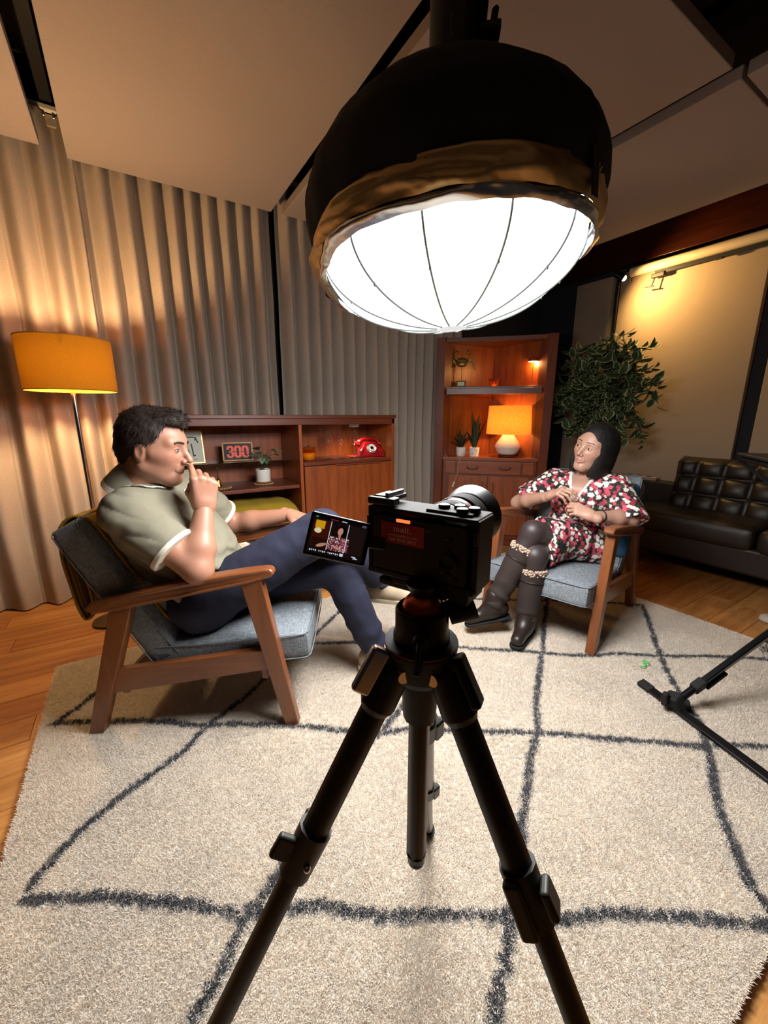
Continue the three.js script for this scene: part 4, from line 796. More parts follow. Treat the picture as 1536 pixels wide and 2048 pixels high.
// ================= tripod =================
const APEX = V(0.246, 0.847, -0.316), FEET = [V(0.547, 0.025, -0.65), V(0.385, 0.025, 0.112), V(-0.195, 0.025, -0.409)];
{
  const o = thing('camera_tripod', 'black tripod with flip-lock legs and orange ball head holding the camera', 'tripod', [0, 0, 0]);
  const legM = std({ color: col('#161514'), roughness: 0.42, metalness: 0.35 }), legG = std({ color: col('#6d675f'), roughness: 0.35, metalness: 0.5 });
  FEET.forEach((F, i) => {
    const d = F.clone().sub(APEX), len = d.length(); d.normalize();
    const out = V(d.x, 0, d.z).normalize(), top = APEX.clone().addScaledVector(out, 0.030).add(V(0, -0.012, 0)), dir = F.clone().sub(top).normalize(), L = top.distanceTo(F);
    const g = new THREE.Group(); g.name = 'leg'; o.add(g);
    const at = (t) => top.clone().addScaledVector(dir, t * L);
    part(g, 'upper_tube', rod(at(0.02), at(0.27), 0.0162, 0.0162, 8), i ? legM : legG);
    part(g, 'middle_tube', rod(at(0.25), at(0.62), 0.0130, 0.0130, 8), i ? legM : legG);
    part(g, 'lower_tube', rod(at(0.60), at(0.985), 0.0100, 0.0100, 8), i ? legM : legG);
    part(g, 'rubber_foot', [rod(at(0.965), at(1), 0.015, 0.013), ball(0.015, F.x, F.y + 0.004, F.z)], M.rubber);
    part(g, 'shoulder_sleeve', [rod(at(0.0), at(0.052), 0.0195, 0.0205, 10), rod(at(0.05), at(0.06), 0.0205, 0.0165, 10)], std({ color: col('#0b0b0c'), roughness: 0.5 }));
    for (const t of [0.26, 0.61]) {
      const side = dir.clone().cross(out).normalize(), front = dir.clone().cross(side).normalize().negate(), r = t < 0.5 ? 0.0195 : 0.016;
      const lk = part(g, 'flip_lock', [rod(at(t - 0.035), at(t + 0.028), r, r * 0.92, 12), beam(at(t - 0.02).addScaledVector(front, r + 0.004), at(t + 0.012).addScaledVector(front, r + 0.006), 0.026, 0.010, 0.004), beam(at(t - 0.032).addScaledVector(side, r), at(t + 0.03).addScaledVector(side, r), 0.012, 0.018, 0.004)], std({ color: col('#26241f'), roughness: 0.5 }));
      part(g, 'lock_screw', ball(0.004, ...at(t).addScaledVector(side, -r).toArray()), M.chrome);
    }
    part(g, 'angle_catch', [beam(APEX.clone().addScaledVector(out, 0.045).add(V(0, 0.012, 0)), APEX.clone().addScaledVector(out, 0.072).add(V(0, -0.035, 0)), 0.022, 0.012, 0.004)], i === 2 ? M.chrome : M.blackMetal);
    part(g, 'pivot_bolt', rod(top.clone().addScaledVector(dir.clone().cross(out).normalize(), -0.024), top.clone().addScaledVector(dir.clone().cross(out).normalize(), 0.024), 0.007, 0.007, 12), M.chrome);
  });
  const c = APEX;
  part(o, 'hub', [lathe([[0, -0.03], [0.030, -0.03], [0.036, -0.02], [0.040, 0.008], [0.040, 0.014], [0, 0.014]], 36).translate(c.x, c.y, c.z)], std({ color: col('#060606'), roughness: 0.7 }));
  part(o, 'accent_ring', new THREE.TorusGeometry(0.0392, 0.0012, 8, 48).rotateX(Math.PI / 2).translate(c.x, c.y + 0.012, c.z), std({ color: col('#8a2a14'), roughness: 0.4 }));
  const col2 = new THREE.Group(); col2.name = 'centre_column'; o.add(col2);
  part(col2, 'shaft', rod(V(c.x, c.y - 0.02, c.z), V(c.x, 0.555, c.z), 0.0125, 0.0125, 6), std({ color: col('#2a2521'), roughness: 0.4, metalness: 0.5 }));
  part(col2, 'end_hook', [rod(V(c.x, 0.548, c.z), V(c.x, 0.558, c.z), 0.011, 0.0125, 12), ball(0.011, c.x, 0.547, c.z)], M.blackMetal);
  part(col2, 'column_clamp', rod(V(c.x, c.y - 0.085, c.z), V(c.x, c.y - 0.03, c.z), 0.019, 0.022, 12), M.black);
  const hd = new THREE.Group(); hd.name = 'ball_head'; o.add(hd);
  part(hd, 'barrel', lathe([[0, 0.014], [0.031, 0.014], [0.031, 0.022], [0.029, 0.026], [0.029, 0.050], [0.026, 0.054], [0.024, 0.050]], 40).translate(c.x, c.y, c.z), std({ color: col('#111112'), roughness: 0.35, metalness: 0.5 }));
  part(hd, 'ball', ball(0.0225, c.x, c.y + 0.048, c.z, 1, 1, 1, 30, 20), phys({ color: col('#d05312'), roughness: 0.3, metalness: 0.7, clearcoat: 0.4 }), 'orange anodised ball');
  part(hd, 'neck', rod(V(c.x, c.y + 0.062, c.z), V(c.x, c.y + 0.080, c.z), 0.010, 0.018), M.blackMetal);
  const r = RIGHT; part(hd, 'knob', [rod(V(c.x, c.y + 0.045, c.z).addScaledVector(r, 0.028), V(c.x, c.y + 0.055, c.z).addScaledVector(r, 0.056), 0.013, 0.015, 18)], M.rubber);
  const toCam = EYE.clone().sub(c).setY(0).normalize(), bf = V(c.x, c.y + 0.032, c.z).addScaledVector(toCam, 0.03);
  part(hd, 'lever', [rod(bf, bf.clone().addScaledVector(toCam, 0.012), 0.009, 0.009, 14), beam(bf.clone().addScaledVector(toCam, 0.010).add(V(0, 0.004, 0)), bf.clone().addScaledVector(toCam, 0.012).add(V(-0.004, -0.032, 0)), 0.012, 0.006, 0.002)], M.blackMetal);
}

// ================= cinema camera =================
let videoCamera;
{
  const P = V(0.266, 0.9625, -0.335), ps = 66 * Math.PI / 180;
  const o = thing('cinema_camera', 'black caged video camera on the tripod with flip-out screen and red sticker', 'camera', P, -ps);
  o.scale.setScalar(0.86);
  const bk = std({ color: col('#0b0b0c'), roughness: 0.5 }), bk2 = std({ color: col('#090a0a'), roughness: 0.5, metalness: 0.1 });
  const body = part(o, 'body', [box(0.132, 0.088, 0.058, 0, 0.0, 0, 0.008), box(0.034, 0.082, 0.026, 0.050, -0.001, -0.032, 0.010), box(0.05, 0.012, 0.05, -0.012, 0.046, -0.004, 0.005)], bk);
  // back panel print: buttons and their tiny legends
  const back = canvasMat(1024, 760, (x, w, h) => {
    x.fillStyle = '#070708'; x.fillRect(0, 0, w, h); x.fillStyle = '#b9b9b9'; x.font = '22px sans-serif'; x.textAlign = 'center';
    x.fillRect(112, 40, 6, 24); x.fillText('MODE', 290, 80); x.fillText('MENU', 640, 105); x.font = '20px sans-serif'; x.fillText('FOCUS MAG', 860, 170); x.fillText('Fn', 830, 330); x.fillText('DISP', 860, 395); x.fillText('Playback', 840, 585); x.strokeStyle = '#a9a9a9'; x.lineWidth = 3; x.strokeRect(782, 614, 26, 18); x.beginPath(); x.moveTo(905, 640); x.lineTo(918, 618); x.lineTo(930, 640); x.closePath(); x.stroke(); x.strokeRect(862, 662, 18, 24);
    x.strokeStyle = '#4a4a4a'; x.lineWidth = 4; x.beginPath(); x.arc(845, 480, 70, -0.6, 0.6); x.stroke(); x.beginPath(); x.arc(845, 480, 70, 2.5, 3.7); x.stroke();
  }, { rough: 0.45 });
  part(body, 'back_panel', new THREE.PlaneGeometry(0.130, 0.084).translate(0, -0.001, 0.0296), back);
  part(body, 'sticker', new THREE.PlaneGeometry(0.062, 0.032).translate(-0.020, 0.019, 0.0302), canvasMat(620, 320, (x, w, h) => {
    x.fillStyle = '#b21a16'; x.fillRect(0, 0, w, h); x.fillStyle = '#ffe9e0'; x.textAlign = 'center'; x.font = '110px serif'; x.fillText('malt.', w / 2, 128); x.font = '44px serif'; x.fillText('info@maltfilms.com', w / 2, 206); x.font = '62px sans-serif'; x.fillText('020 7033 2812', w / 2, 280);
  }), 'dark red sticker with cream lettering');
  part(body, 'tally_light', box(0.020, 0.005, 0.002, -0.019, 0.0395, 0.0295, 0.001), std({ color: col('#ff3a10'), emissive: new THREE.Color().setRGB(1, 0.16, 0.04), emissiveIntensity: 1.6 }));
  part(body, 'control_wheel', new THREE.TorusGeometry(0.011, 0.0025, 8, 30).translate(0.0425, -0.010, 0.031), bk2);
  for (const [x, y] of [[0.045, 0.022], [0.042, 0.006], [0.043, -0.028], [0.052, -0.034]]) part(body, 'button', new THREE.CylinderGeometry(0.0035, 0.0035, 0.003, 14).rotateX(Math.PI / 2).translate(x, y, 0.030), bk2);
  // cage
  const cage = new THREE.Group(); cage.name = 'cage'; o.add(cage);
  part(cage, 'top_plate', [box(0.150, 0.007, 0.052, 0, 0.0525, 0, 0.002), box(0.06, 0.006, 0.03, 0.035, 0.057, 0.002, 0.002)], std({ color: col('#0b0d0c'), roughness: 0.8, metalness: 0.0 }));
  part(cage, 'bottom_plate', [box(0.150, 0.010, 0.056, 0, -0.050, 0, 0.002), box(0.075, 0.012, 0.052, 0.0, -0.061, 0, 0.003)], bk2);
  for (const s of [-1, 1]) part(cage, 'side_plate', [box(0.008, 0.108, 0.050, s * 0.073, 0.0, 0, 0.003), box(0.006, 0.02, 0.056, s * 0.0735, 0.03, 0, 0.002)], bk2);
  part(cage, 'base_foot', [box(0.10, 0.014, 0.05, -0.01, -0.068, 0, 0.004), box(0.026, 0.022, 0.05, 0.055, -0.062, 0, 0.003)], bk);
  for (const [x, z] of [[0.022, 0.0], [0.040, -0.006], [0.050, 0.010], [0.060, -0.002]]) part(o, 'top_dial', [lathe([[0, 0.056], [0.007, 0.056], [0.0075, 0.062], [0.006, 0.064], [0, 0.064]], 20).translate(x, 0.002, z)], bk2);
  const shoe = new THREE.Group(); shoe.name = 'accessory_mount'; o.add(shoe);
  part(shoe, 'rail', [box(0.030, 0.008, 0.046, -0.060, 0.066, 0.0, 0.002), box(0.040, 0.012, 0.018, -0.056, 0.064, 0.018, 0.003)], bk);
  part(shoe, 'cleat', box(0.006, 0.008, 0.040, -0.050, 0.073, 0.0, 0.002), M.chrome);
  // lens
  const lens = new THREE.Group(); lens.name = 'lens'; o.add(lens); lens.position.set(-0.006, 0.004, -0.028); lens.rotation.x = -Math.PI / 2; 
  const ridge = (y0, y1, r, n) => { const p = []; for (let k = 0; k <= n * 2; k++) p.push([r + (k % 2 ? 0.0012 : 0), lerp(y0, y1, k / (n * 2))]); return lathe(p, 40); };
  part(lens, 'barrel', [lathe([[0.030, 0], [0.034, 0.004], [0.035, 0.03], [0.037, 0.034], [0.037, 0.075], [0.039, 0.08], [0.039, 0.11], [0.0, 0.11]], 44)], std({ color: col('#1a1d20'), roughness: 0.5, metalness: 0.2 }));
  part(lens, 'focus_ring', ridge(0.078, 0.104, 0.0395, 9), M.rubber);
  part(lens, 'zoom_ring', ridge(0.036, 0.054, 0.0375, 6), M.rubber);
  part(lens, 'red_ring', lathe([[0.0392, 0.064], [0.0395, 0.064], [0.0395, 0.069], [0.0392, 0.069]], 44), std({ color: col('#a03a32'), roughness: 0.4 }));
  part(lens, 'hood', lathe([[0.040, 0.106], [0.042, 0.108], [0.049, 0.135], [0.0475, 0.135], [0.040, 0.110]], 44), std({ color: col('#080808'), roughness: 0.4, side: THREE.DoubleSide }));
  part(lens, 'front_glass', ball(0.034, 0, 0.102, 0, 1, 0.3, 1), phys({ color: col('#0a0c14'), roughness: 0.05, clearcoat: 1 }));
  for (const ch of o.children) if (ch !== lens) ch.traverse((m) => { if (m.isMesh) m.geometry.scale(1, 0.826, 1); });
  lens.position.y *= 0.826;
  videoCamera = o;
}
{
  // flip-out monitor, hinged at the camera's left
  const D = 0.405, at = (px, py, k = D) => { const d = ray(px, py); return EYE.clone().addScaledVector(d, k / Math.hypot(d.x, d.z)); };
  const cen = at(677, 1078), R1 = at(727, 1087).sub(at(627, 1065)).normalize(), n0 = EYE.clone().sub(cen).normalize(), U1 = n0.clone().cross(R1).normalize(), N1 = R1.clone().cross(U1).normalize();
  const o = new THREE.Group(); o.name = 'flip_screen'; scene.add(o); o.position.copy(cen); o.userData.label = 'flip-out monitor showing the woman';
  o.quaternion.setFromRotationMatrix(new THREE.Matrix4().makeBasis(R1, U1, N1));
  part(o, 'bezel', box(0.066, 0.0465, 0.007, 0, 0, -0.004, 0.003), std({ color: col('#060606'), roughness: 0.35 }));
  const pic = canvasMat(640, 440, (x, w, h) => {
    x.fillStyle = '#160d0c'; x.fillRect(0, 0, w, h);
    const px = (X, Y, W, H, c) => { x.fillStyle = c; x.fillRect(X, Y, W, H); };
    px(20, 40, 200, 330, '#3d1209'); px(220, 40, 200, 330, '#1a0c0b'); px(420, 40, 200, 330, '#1e1210'); px(30, 250, 170, 120, '#260d08');
    px(40, 48, 108, 92, '#d8a016'); px(60, 140, 70, 12, '#8a5a18'); x.fillStyle = '#e8dcae'; x.beginPath(); x.ellipse(80, 168, 42, 32, 0, 0, 7); x.fill();
    x.fillStyle = '#080606'; x.beginPath(); x.ellipse(352, 130, 52, 78, 0.15, 0, 7); x.fill();
    x.fillStyle = '#c98f7a'; x.beginPath(); x.ellipse(336, 132, 30, 46, 0.2, 0, 7); x.fill(); px(322, 170, 30, 40, '#bb8068');
    x.fillStyle = '#5c2530'; x.beginPath(); x.moveTo(215, 330); x.quadraticCurveTo(230, 225, 300, 200); x.lineTo(385, 200); x.quadraticCurveTo(455, 230, 462, 370); x.lineTo(240, 370); x.fill();
    let s = 7; const rn = () => (s = (s * 16807) % 2147483647) / 2147483647;
    for (let k = 0; k < 260; k++) { const X = 225 + rn() * 230, Y = 205 + rn() * 165; x.fillStyle = rn() < 0.5 ? '#e6ddd2' : '#b04a5e'; x.beginPath(); x.arc(X, Y, 3 + rn() * 4, 0, 7); x.fill(); }
    x.fillStyle = '#c08a74'; x.beginPath(); x.ellipse(150, 330, 60, 20, -0.4, 0, 7); x.fill(); x.beginPath(); x.ellipse(330, 330, 46, 18, 0.2, 0, 7); x.fill();
    x.fillStyle = '#f2f2f2'; x.fillRect(212, 30, 7, 345); x.fillRect(418, 30, 7, 345);
    px(20, 0, w - 40, 26, '#0a0808'); x.fillStyle = '#f4f4f4'; x.fillRect(330, 4, 60, 10); x.fillStyle = '#b02040'; x.fillRect(200, 6, 90, 8); x.fillStyle = '#3fb98c'; x.fillRect(28, 2, 26, 14); x.strokeStyle = '#cfd6da'; x.lineWidth = 3; x.strokeRect(575, 6, 40, 16);
    x.fillStyle = '#dfeaf2'; for (let i = 0; i < 14; i++) x.fillRect(30 + i * 22 + (i > 3 ? 18 : 0) + (i > 7 ? 18 : 0), 396, 13, 20 - (i % 3) * 4); x.fillRect(380, 385, 40, 34); x.fillRect(520, 392, 50, 10); x.fillRect(540, 408, 50, 12);
  }, { emit: 0.75 });
  part(o, 'screen', new THREE.PlaneGeometry(0.058, 0.0385).translate(-0.001, 0.0, 0.0), pic);
  part(o, 'hinge_arm', beam(V(0.030, 0.004, -0.006), V(0.052, 0.006, -0.012), 0.014, 0.005, 0.002), M.black);
  scene.updateMatrixWorld(true); videoCamera.attach(o);
}

// ================= small spotlight on a stand, roller screen, tray =================
{
  const H = V(3.50, 2.182, -2.03), o = thing('spotlight', 'small lit spotlight clipped to a thin black stand behind the ficus', 'spotlight', [H.x, 0, H.z]);
  const PX = 0.10, PZ = -0.06;
  const T1 = V(3.82, 1.90, -1.62).sub(H).normalize();
  part(o, 'pole', [rod(V(PX, 0.02, PZ), V(PX, 2.15, PZ), 0.009, 0.007), rod(V(PX, 2.13, PZ), V(0, 2.12, 0), 0.006)], M.blackMetal);
  for (let k = 0; k < 3; k++) { const a = k * 2.094 + 0.4; part(o, 'foot', rod(V(PX, 0.2, PZ), V(PX + Math.cos(a) * 0.1, 0.012, PZ + Math.sin(a) * 0.1), 0.006), M.blackMetal); }
  const hd = new THREE.Group(); hd.name = 'head'; o.add(hd); hd.position.set(0, H.y, 0);
  const c = V(0, 0, 0), b = T1.clone().multiplyScalar(-0.05);
  part(hd, 'can', [rod(b, T1.clone().multiplyScalar(0.03), 0.018, 0.03, 20)], M.blackMetal);
  part(hd, 'bracket', [rod(V(0, -0.06, 0), V(0, 0, 0), 0.005), rod(V(-0.05, 0.035, 0), V(0.02, 0.04, 0.03), 0.004), rod(V(-0.02, 0.0, -0.03), V(-0.03, 0.06, -0.03), 0.004)], M.blackMetal);
  part(hd, 'bulb', ball(0.022, ...T1.clone().multiplyScalar(0.028).toArray(), 1, 1, 1), std({ color: col('#fff'), emissive: new THREE.Color().setRGB(1, 0.78, 0.42), emissiveIntensity: 14 }));
  const l = new THREE.SpotLight(new THREE.Color().setRGB(1, 0.60, 0.20), 9, 0, 1.45, 1.0); l.position.copy(H).addScaledVector(T1, 0.03); l.target.position.copy(H).add(T1); scene.add(l, l.target); l.shadow.radius = 1;
}
{
  const o = thing('roller_screen', 'rolled-up white projection screen mounted under the timber fascia', 'screen', [3.765, 2.27, -2.09]);
  part(o, 'roll', new THREE.CylinderGeometry(0.036, 0.036, 3.0, 28).rotateX(Math.PI / 2).translate(0, 0, 1.5), std({ color: col('#c9b79a'), roughness: 0.6 }));
  part(o, 'bottom_bar', box(0.014, 0.03, 2.82, 0.0, -0.055, 1.60, 0.004), M.black);
  part(o, 'end_bracket', [box(0.05, 0.06, 0.01, 0.02, 0, -0.006, 0.003), rod(V(-0.01, -0.04, 0.0), V(-0.01, -0.075, 0.0), 0.004)], M.brass);
  part(o, 'clamp', [box(0.03, 0.035, 0.10, -0.005, -0.075, 0.22, 0.008), rod(V(-0.01, -0.09, 0.20), V(-0.02, -0.155, 0.185), 0.005), rod(V(-0.02, -0.15, 0.14), V(-0.02, -0.155, 0.205), 0.005), box(0.016, 0.014, 0.05, -0.004, -0.073, 0.62, 0.004)], M.black);
}
{
  const C0 = atY(1472, 908, 0.90), o = thing('equipment_tray', 'black flat equipment tray on a braced stand in front of the sofa', 'tray', [C0.x, 0, C0.z]);
  const d1 = atY(1536, 922, 0.90).sub(C0).setY(0).normalize(), d2 = V(-d1.z, 0, d1.x).multiplyScalar(1);
  const sgn = d2.x > 0 ? 1 : -1; d2.multiplyScalar(sgn);
  const ang = Math.atan2(-d1.z, d1.x), W = 0.62, D = 0.40;
  const g = new THREE.Group(); g.name = 'tray_top'; o.add(g); g.position.set(0, 0.9, 0).addScaledVector(d1, W / 2).addScaledVector(d2, D / 2); g.rotation.y = ang;
  part(g, 'top_pad', box(W, 0.016, D, 0, 0.0, 0, 0.006), std({ color: col('#1c2126'), roughness: 0.55 }));
  part(g, 'frame_rim', box(W - 0.01, 0.018, D - 0.01, 0, -0.022, 0, 0.003), std({ color: col('#2a2a2c'), roughness: 0.4, metalness: 0.5 }));
  const post = V(0, 0, 0).addScaledVector(d1, 0.46).addScaledVector(d2, 0.16);
  part(o, 'post', rod(post.clone().setY(0.03), post.clone().setY(0.88), 0.016), M.blackMetal);
  part(o, 'brace', beam(V(0, 0.876, 0).addScaledVector(d1, 0.012).addScaledVector(d2, 0.012), post.clone().setY(0.66), 0.016, 0.008, 0.002), std({ color: col('#1b1a1a'), roughness: 0.5 }));
  part(o, 'base_plate', lathe([[0, 0.002], [0.13, 0.002], [0.135, 0.01], [0.12, 0.022], [0.02, 0.03], [0, 0.03]]).translate(post.x, 0, post.z), M.blackMetal);
  part(o, 'lower_tray', box(0.10, 0.014, 0.09, post.x - 0.0, 0.60, post.z, 0.005), std({ color: col('#4c5157'), roughness: 0.5 }));
}
// ================= side table with papers beyond the man's chair =================
{
  const p = atY(541, 1085, 0.44), o = thing('side_table', 'low round white side table beyond the far chair arm', 'table', [p.x, 0, p.z]);
  part(o, 'top', lathe([[0, 0.42], [0.175, 0.42], [0.185, 0.425], [0.185, 0.438], [0.175, 0.442], [0, 0.442]], 48), M.white);
  for (let k = 0; k < 3; k++) { const a = k * 2.094; part(o, 'leg', rod(V(Math.cos(a) * 0.15, 0.0, Math.sin(a) * 0.15), V(Math.cos(a) * 0.10, 0.42, Math.sin(a) * 0.10), 0.008, 0.012), M.walnut); }
  const q = atY(520, 1077, 0.452), s = thing('paper_sheet', 'white sheets of paper on the side table under the phone', 'paper', [p.x + 0.01, 0.4425, p.z + 0.02], 0.5);
  part(s, 'sheets', [box(0.21, 0.002, 0.297, 0, 0.001, 0, 0.0005), box(0.21, 0.002, 0.297, 0.01, 0.0032, 0.006, 0.0005).rotateY(0.07)], std({ color: col('#efece4'), roughness: 0.8 }));
  const t = thing('mobile_phone', 'black phone lying on white paper on the side table', 'phone', [q.x, 0.4475, q.z], 0.2);
  part(t, 'case', box(0.15, 0.009, 0.075, 0, 0.0045, 0, 0.004), M.black);
  part(t, 'phone_screen', box(0.142, 0.001, 0.068, 0, 0.0094, 0, 0.0003), phys({ color: col('#050506'), roughness: 0.08, clearcoat: 1 }));
}
{
  const p = atY(1538, 1241, 0.03), o = thing('white_foot_cap', 'small pale round foot cap on the floorboards beside the rug', 'foot cap', [p.x + 0.055, 0, p.z - 0.015]);
  part(o, 'cap', lathe([[0, 0.002], [0.036, 0.002], [0.04, 0.010], [0.037, 0.028], [0.024, 0.038], [0, 0.041]], 28), std({ color: col('#b3ab9c'), roughness: 0.6 }));
}
// ================= implicit surfaces for people =================
function smin(a, b, k) { const h = Math.max(k - Math.abs(a - b), 0) / k; return Math.min(a, b) - h * h * k * 0.25; }
function smax(a, b, k) { return -smin(-a, -b, k); }
function capD(x, y, z, c) {
  const ex = c[3] - c[0], ey = c[4] - c[1], ez = c[5] - c[2], px = x - c[0], py = y - c[1], pz = z - c[2];
  const t = clamp((px * ex + py * ey + pz * ez) / (ex * ex + ey * ey + ez * ez + 1e-12)), dx = px - ex * t, dy = py - ey * t, dz = pz - ez * t;
  return Math.sqrt(dx * dx + dy * dy + dz * dz) - (c[6] + (c[7] - c[6]) * t);
}
function ellD(x, y, z, c) { // centre, radii
  const px = (x - c[0]) / c[3], py = (y - c[1]) / c[4], pz = (z - c[2]) / c[5], k0 = Math.sqrt(px * px + py * py + pz * pz), qx = px / c[3], qy = py / c[4], qz = pz / c[5], k1 = Math.sqrt(qx * qx + qy * qy + qz * qz);
  return k1 < 1e-9 ? -Math.min(c[3], c[4], c[5]) : k0 * (k0 - 1) / k1;
}
const cap = (a, b, ra, rb = ra) => [a[0], a[1], a[2], b[0], b[1], b[2], ra, rb];
const blend = (caps, k) => (x, y, z) => { let d = 9; for (const c of caps) d = smin(d, capD(x, y, z, c), k); return d; };
function nets(fn, lo, hi, h, color) {
  const nx = Math.ceil((hi[0] - lo[0]) / h) + 1, ny = Math.ceil((hi[1] - lo[1]) / h) + 1, nzz = Math.ceil((hi[2] - lo[2]) / h) + 1, val = new Float32Array(nx * ny * nzz), B = 4, lim = B * h * 0.87 * 1.7;
  for (let bz = 0; bz < nzz; bz += B) for (let by = 0; by < ny; by += B) for (let bx = 0; bx < nx; bx += B) {
    const d = fn(lo[0] + (bx + 1.5) * h, lo[1] + (by + 1.5) * h, lo[2] + (bz + 1.5) * h), far = Math.abs(d) > lim;
    for (let k = bz; k < Math.min(bz + B, nzz); k++) for (let j = by; j < Math.min(by + B, ny); j++) for (let i = bx; i < Math.min(bx + B, nx); i++)
      val[(k * ny + j) * nx + i] = far ? d : fn(lo[0] + i * h, lo[1] + j * h, lo[2] + k * h);
  }
  const vid = new Int32Array(nx * ny * nzz).fill(-1), pos = [], idx = [], at = (i, j, k) => (k * ny + j) * nx + i;
  const E = [[0, 1], [0, 2], [0, 4], [1, 3], [1, 5], [2, 3], [2, 6], [3, 7], [4, 5], [4, 6], [5, 7], [6, 7]];
  for (let k = 0; k < nzz - 1; k++) for (let j = 0; j < ny - 1; j++) for (let i = 0; i < nx - 1; i++) {
    let m = 0; const v = []; for (let c = 0; c < 8; c++) { const x = val[at(i + (c & 1), j + ((c >> 1) & 1), k + (c >> 2))]; v.push(x); if (x < 0) m |= 1 << c; }
    if (m === 0 || m === 255) continue;
    let sx = 0, sy = 0, sz = 0, n = 0;
    for (const [a, b] of E) { if ((v[a] < 0) === (v[b] < 0)) continue; const t = v[a] / (v[a] - v[b]); sx += lerp(a & 1, b & 1, t); sy += lerp((a >> 1) & 1, (b >> 1) & 1, t); sz += lerp(a >> 2, b >> 2, t); n++; }
    vid[at(i, j, k)] = pos.length / 3; pos.push(lo[0] + (i + sx / n) * h, lo[1] + (j + sy / n) * h, lo[2] + (k + sz / n) * h);
  }
  for (let k = 1; k < nzz - 1; k++) for (let j = 1; j < ny - 1; j++) for (let i = 1; i < nx - 1; i++) {
    const s = val[at(i, j, k)] < 0;
    const quad = (a, b, c, d, f) => { if (a < 0 || b < 0 || c < 0 || d < 0) return; if (f) idx.push(a, b, c, a, c, d); else idx.push(a, c, b, a, d, c); };
    if (s !== val[at(i + 1, j, k)] < 0) quad(vid[at(i, j - 1, k - 1)], vid[at(i, j, k - 1)], vid[at(i, j, k)], vid[at(i, j - 1, k)], s);
    if (s !== val[at(i, j + 1, k)] < 0) quad(vid[at(i - 1, j, k - 1)], vid[at(i - 1, j, k)], vid[at(i, j, k)], vid[at(i, j, k - 1)], s);
    if (s !== val[at(i, j, k + 1)] < 0) quad(vid[at(i - 1, j - 1, k)], vid[at(i, j - 1, k)], vid[at(i, j, k)], vid[at(i - 1, j, k)], s);
  }
  const N = pos.length / 3, nor = new Float32Array(N * 3), uv = new Float32Array(N * 2), cl = new Float32Array(N * 3), e = h * 0.5;
  for (let i = 0; i < N; i++) {
    const x = pos[i * 3], y = pos[i * 3 + 1], z = pos[i * 3 + 2]; let gx = fn(x + e, y, z) - fn(x - e, y, z), gy = fn(x, y + e, z) - fn(x, y - e, z), gz = fn(x, y, z + e) - fn(x, y, z - e); const l = Math.hypot(gx, gy, gz) || 1;
    nor[i * 3] = gx / l; nor[i * 3 + 1] = gy / l; nor[i * 3 + 2] = gz / l; uv[i * 2] = x + z; uv[i * 2 + 1] = y + 0.3 * z;
    const c = color ? color(x, y, z) : [1, 1, 1]; cl[i * 3] = c[0]; cl[i * 3 + 1] = c[1]; cl[i * 3 + 2] = c[2];
  }
  const g = new THREE.BufferGeometry(); g.setAttribute('position', new THREE.Float32BufferAttribute(pos, 3)); g.setAttribute('normal', new THREE.BufferAttribute(nor, 3)); g.setAttribute('uv', new THREE.BufferAttribute(uv, 2)); g.setAttribute('color', new THREE.BufferAttribute(cl, 3)); g.setIndex(idx);
  return g;
}
const boundsOf = (caps, pad) => { const lo = [9, 9, 9], hi = [-9, -9, -9]; for (const c of caps) for (let k = 0; k < 3; k++) { const r = Math.max(c[6], c[7]) + pad; lo[k] = Math.min(lo[k], c[k] - r, c[k + 3] - r); hi[k] = Math.max(hi[k], c[k] + r, c[k + 3] + r); } return [lo, hi]; };
// a plane cut: keeps the side opposite to n
const cut = (p, n) => (x, y, z) => (x - p[0]) * n[0] + (y - p[1]) * n[1] + (z - p[2]) * n[2];
const lerp3 = (a, b, t) => [lerp(a[0], b[0], t), lerp(a[1], b[1], t), lerp(a[2], b[2], t)];
const dir3 = (a, b) => { const d = [b[0] - a[0], b[1] - a[1], b[2] - a[2]], l = Math.hypot(...d); return d.map((v) => v / l); };
function basis(origin, x, y) { const X = V(...x).normalize(), Z = X.clone().cross(V(...y)).normalize(), Y = Z.clone().cross(X); return new THREE.Matrix4().makeBasis(X, Y, Z).setPosition(V(...origin)); }

